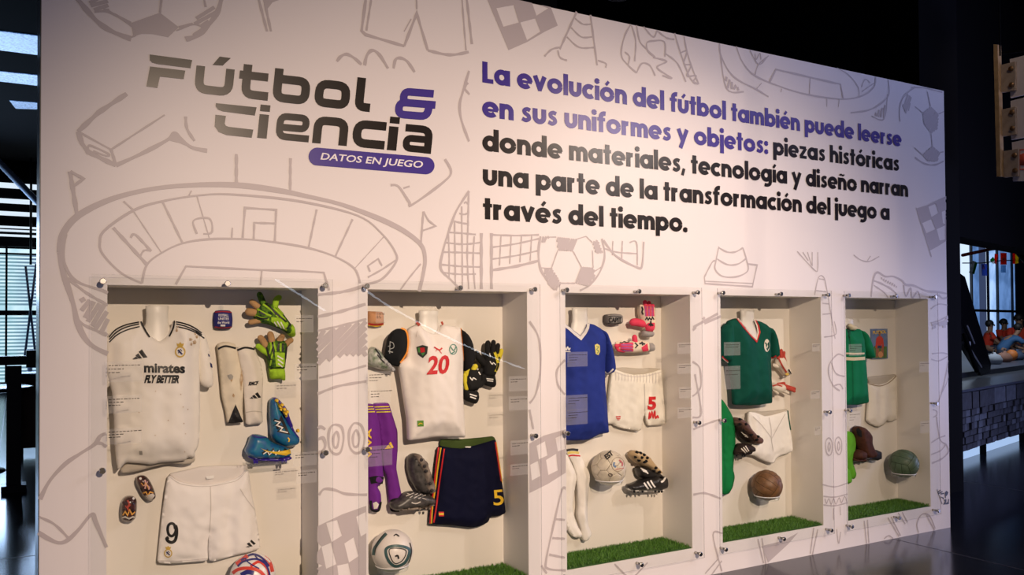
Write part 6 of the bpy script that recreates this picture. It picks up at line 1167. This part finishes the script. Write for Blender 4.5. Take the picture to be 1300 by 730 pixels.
def person(label, px, py, b, s, shirt, lean=0., turn=0., arms=.3, hair=.0):
    p0 = PL(px, py, b); fwd = -n_*math.cos(turn)+e_*math.sin(turn); side = np.cross(fwd, (0, 0, 1)); z_ = np.array((0, 0, 1.))
    z0 = ztop+.06
    p0 = np.array((p0[0], p0[1], z0)); t = thing('person', p0, label, 'person', None)
    L = lambda f, r, u: p0+(fwd*f+side*r+z_*u)*s
    hip = L(0, 0, .12); ch = L(lean*.35, 0, .42); nk = L(lean*.5, 0, .55); hd = L(lean*.58, 0, .66); tp_ = L(lean*.6, 0, .78)
    V = [hip, ch, nk, hd, tp_]; Ed = [(0, 1), (1, 2), (2, 3), (3, 4)]; Rr_ = [.13*s, .13*s, .05*s, .075*s, .06*s]
    V2 = [hip, L(lean*.18, 0, .28), ch, L(lean*.45, 0, .50)]; E2_ = [(0, 1), (1, 2), (2, 3)]; R2 = [.15*s, .14*s, .15*s, .09*s]
    for sd in (-1, 1):
        n = len(V); V += [L(lean*.4, sd*.18, .47), L(.12+lean*.5, sd*.25, .27), L(.33+lean*.4, sd*.16, .22), L(.40+lean*.4, sd*.14, .20)]; Ed += [(1, n), (n, n+1), (n+1, n+2), (n+2, n+3)]; Rr_ += [.055*s, .045*s, .035*s, .03*s]
        n = len(V); V += [L(.05, sd*.12, .10), L(.42, sd*.30, .14), L(.40, sd*-.02, .06), L(.46, sd*-.12, .05)]; Ed += [(0, n), (n, n+1), (n+1, n+2), (n+2, n+3)]; Rr_ += [.09*s, .07*s, .05*s, .04*s]
        n = len(V2); V2 += [L(lean*.4, sd*.18, .47), L(.07+lean*.46, sd*.235, .34)]; E2_ += [(2, n), (n, n+1)]; R2 += [.075*s, .065*s]
    skin_mesh('body', V, Ed, Rr_, M_skin, t); skin_mesh('shirt', V2, E2_, R2, shirt, t)
    V3 = []; E3_ = []; R3 = []
    for sd in (-1, 1): n = len(V3); V3 += [L(.02, sd*.08, .11), L(.40, sd*.29, .145), L(.40, sd*.05, .07)]; E3_ += [(n, n+1), (n+1, n+2)]; R3 += [.11*s, .085*s, .065*s]
    E3_.append((0, 3)); skin_mesh('trousers', V3, E3_, R3, M_jean, t)
    c = L(lean*.58-.02, 0, .735); v, f = ballgeo(c, .095*s, 14, 10); mesh('hair', v, f, M_hair, t, True)
    v, f = ballgeo(L(lean*.58+.085, 0, .69), .02*s, 8, 6); mesh('nose', v, f, M_skin, t, True)
    for sd in (-1, 1): v, f = ballgeo(L(lean*.58+.078, sd*.028, .71), .011*s, 6, 5); mesh('eye', v, f, M_hair, t, True); v, f = ballgeo(L(lean*.58, sd*.078, .69), .018*s, 6, 5); mesh('ear', v, f, M_skin, t, True)
person('person in a red shirt sitting at the left of the group', 1253, 462, 3.2, 1.0, M_tee, .15, .5)
person('person in a red shirt with short dark hair sitting in the middle', 1273, 460, 3.6, 1.05, M_tee, .1, -.3)
person('person in a red shirt sitting tallest at the right edge', 1291, 464, 2.9, 1.18, M_tee, .2, -.8)
person('person in a blue shirt bending low before the red-shirted people', 1268, 466, 2.2, .9, M_bluet, .9, .9)
person('person in a grey shirt crouched lowest at the right edge', 1306, 468, 1.7, .85, M_grey, .6, -.6)
p = PL(1284.5, 458, 1.6); t = thing('orange_ball', (p[0], p[1], ztop+.06), 'small orange ball on the platform before the people', 'ball'); v, f = ballgeo((p[0], p[1], ztop+.17), .11, 16, 10); mesh('ball_skin', v, f, mat('orange_rubber', (.55, .16, .03), .6), t, True)
for i, (x, c, lab) in enumerate(((1262, (.35, .38, .42), 'pale bag lying on the platform left of the orange ball'), (1275, (.25, .12, .08), 'brown bag lying on the platform beside the orange ball'), (1291, (.05, .07, .12), 'dark blue bag on the platform right of the orange ball'))):
    p = PL(x, 460, 1.4+.1*i); t = thing('bag', (p[0], p[1], ztop+.06), lab, 'bag'); v, f = lathev((p[0], p[1], ztop+.06), [(.12, 0), (.17, .03), (.18, .09), (.13, .16), (.05, .19), (.03, .22)], 12, .7); mesh('bag_body', v, f, mat('bag_%d' % i, c, .8), t, True); tube('handle', [(p[0]-.07, p[1], ztop+.22), (p[0], p[1], ztop+.31), (p[0]+.07, p[1], ztop+.22)], .012, M_hair, t, 6)
# leaning board with pale poles
b0 = .7; pb = [(1218,336),(1225,341),(1233,368),(1258,452),(1257,463),(1246,467),(1218,420)]
v = [PL(x, y, b0) for x, y in pb]; lo = min(p[2] for p in v); v = [p-np.array((0, 0, lo-ztop-.012)) for p in v]
n = len(v); t = thing('leaning_board', (v[5][0], v[5][1], ztop+.012), 'tall black board leaning at the platform edge beside the column', 'board'); mesh('board', v+[p+n_*.06 for p in v], [tuple(range(n)), tuple(range(2*n-1, n-1, -1))]+[(i, i+n, (i+1) % n+n, (i+1) % n) for i in range(n)], mat('gloss_black', (.01, .01, .013), .25), t)
for a, c_ in (((1228, 414), (1237, 436)), ((1225, 432), (1246, 466)), ((1231, 434), (1231.5, 450))): q = [PL(*a, b0-.05), PL(*c_, b0-.05)]; tube('pale_pole', q, .012, mat('pale_metal', (.5, .55, .65), .3, metal=.5), t, 6)
tube('support_leg', [PL(1224, 425, b0-.06), PL(1240, 471, b0-.06)], .03, M_dark, t, 6)
# hanging sign rack
XR_ = 8.2
t = thing('sign_rack', PXp(1271, 228, XR_), 'hanging wooden rack with pale sign panels at upper right', 'sign rack')
M_pine = mat('pale_pine', (.50, .33, .16), .6, noise=.25, nscale=14); M_pine2 = mat('grey_plank', (.42, .33, .25), .6, noise=.2, nscale=14); M_sign = mat('sign_white', (.62, .56, .54), .6); M_bolt = mat('bolt_brass', (.25, .14, .06), .4, metal=.6)
def xbox(name, q, x0, x1, m, par):
    v = [PXp(1230+a/3.843, 50+b/3.843, XR_) for a, b in q]; vv = [(x0, p[1], p[2]) for p in v]+[(x1, p[1], p[2]) for p in v]; return mesh(name, vv, BF, m, par)
xbox('post', [(142,30),(163,32),(178,672),(158,672)], XR_-.08, XR_-.02, M_pine, t)
for q in ([(200,97),(330,62),(330,258),(202,285)], [(203,300),(330,268),(330,467),(207,490)], [(210,502),(330,477),(330,690),(215,692)]): xbox('sign_panel', q, XR_+.0, XR_+.02, M_sign, t)
for q in ([(163,128),(235,110),(235,250),(165,262)], [(168,345),(235,330),(238,465),(172,475)], [(178,547),(250,535),(250,668),(180,675)]): xbox('plank', q, XR_-.035, XR_-.005, M_pine2, t)
for a, b in ((208,143),(210,222),(213,355),(215,434),(225,566),(228,640)): p = PXp(1230+a/3.843, 50+b/3.843, XR_-.035); tube('bolt', [(XR_-.036, p[1], p[2]), (XR_-.05, p[1], p[2])], .025, M_bolt, t, 10, False)
M_rs = mat('sign_red', (.6, .08, .04), .6)
for q in ([(246,537),(300,532),(300,538),(246,543)], [(246,632),(300,630),(300,636),(246,638)], [(246,537),(251,537),(251,638),(246,638)]): xbox('red_border', q, XR_-.006, XR_-.001, M_rs, t)
p = PXp(1230+268/3.843, 50+586/3.843, XR_); tube('red_dot', [(XR_-.002, p[1], p[2]), (XR_-.008, p[1], p[2])], .06, M_rs, t, 14, False)
for a in (152, 300): p = PXp(1230+a/3.843, 58, XR_-.05); tube('cable', [(XR_-.05 if a < 200 else XR_+.01, p[1], p[2]-.1), (XR_-.05 if a < 200 else XR_+.01, p[1], 6.2)], .008, M_dark, t, 5, False)
xbox('cross_bar', [(150,60),(330,40),(330,50),(150,70)], XR_+.021, XR_+.05, M_dark, t)
# ceiling spotlight peeking in at the top
p = P(785, -3.5, .9); t = thing('ceiling_spotlight', p, 'round ceiling spotlight just inside the top edge', 'lamp'); v, f = lathev((p[0], p[1], p[2]), [(.085, 0), (.10, 0), (.105, .03), (.10, .18), (.04, .22)], 24); mesh('housing', v, f, M_dark, t, True); v, f = lathev((p[0], p[1], p[2]-.004), [(.084, 0), (.086, .006)], 24); mesh('lens', v, f, mat('dim_lens', (.6, .6, .55), .3), t); tube('rod', [(p[0], p[1], p[2]+.2), (p[0], p[1], 6.2)], .012, M_dark, t, 6, False)

# glowing cords behind the viewer, mirrored by the acrylic sheets
M_cord = mat('glowing_cord', (.8, .85, 1), .5, emis=(.75, .85, 1), estr=14)
for lab, px in (('thin glowing light cord hanging behind the viewer, mirrored in the first sheet', [(350,355),(381,374.5),(412,394)]), ('thin glowing light cord hanging behind the viewer, mirrored in the second sheet', [(462,367),(498,391),(560,424),(612,448),(665,468)])):
    q = [P(x, y, 5.) for x, y in px]; q = [np.array((p[0], -.094-5., p[2])) for p in q]; q = cat(q, 10)
    t = thing('light_cord', q[0], lab, 'light cord'); tube('cord', q, .011, M_cord, t, 6)
    for p in (q[0], q[-1]): tube('hanger', [(p[0], p[1]-.0, p[2]), (p[0], p[1], 6.2)], .004, M_dark, t, 5, False)
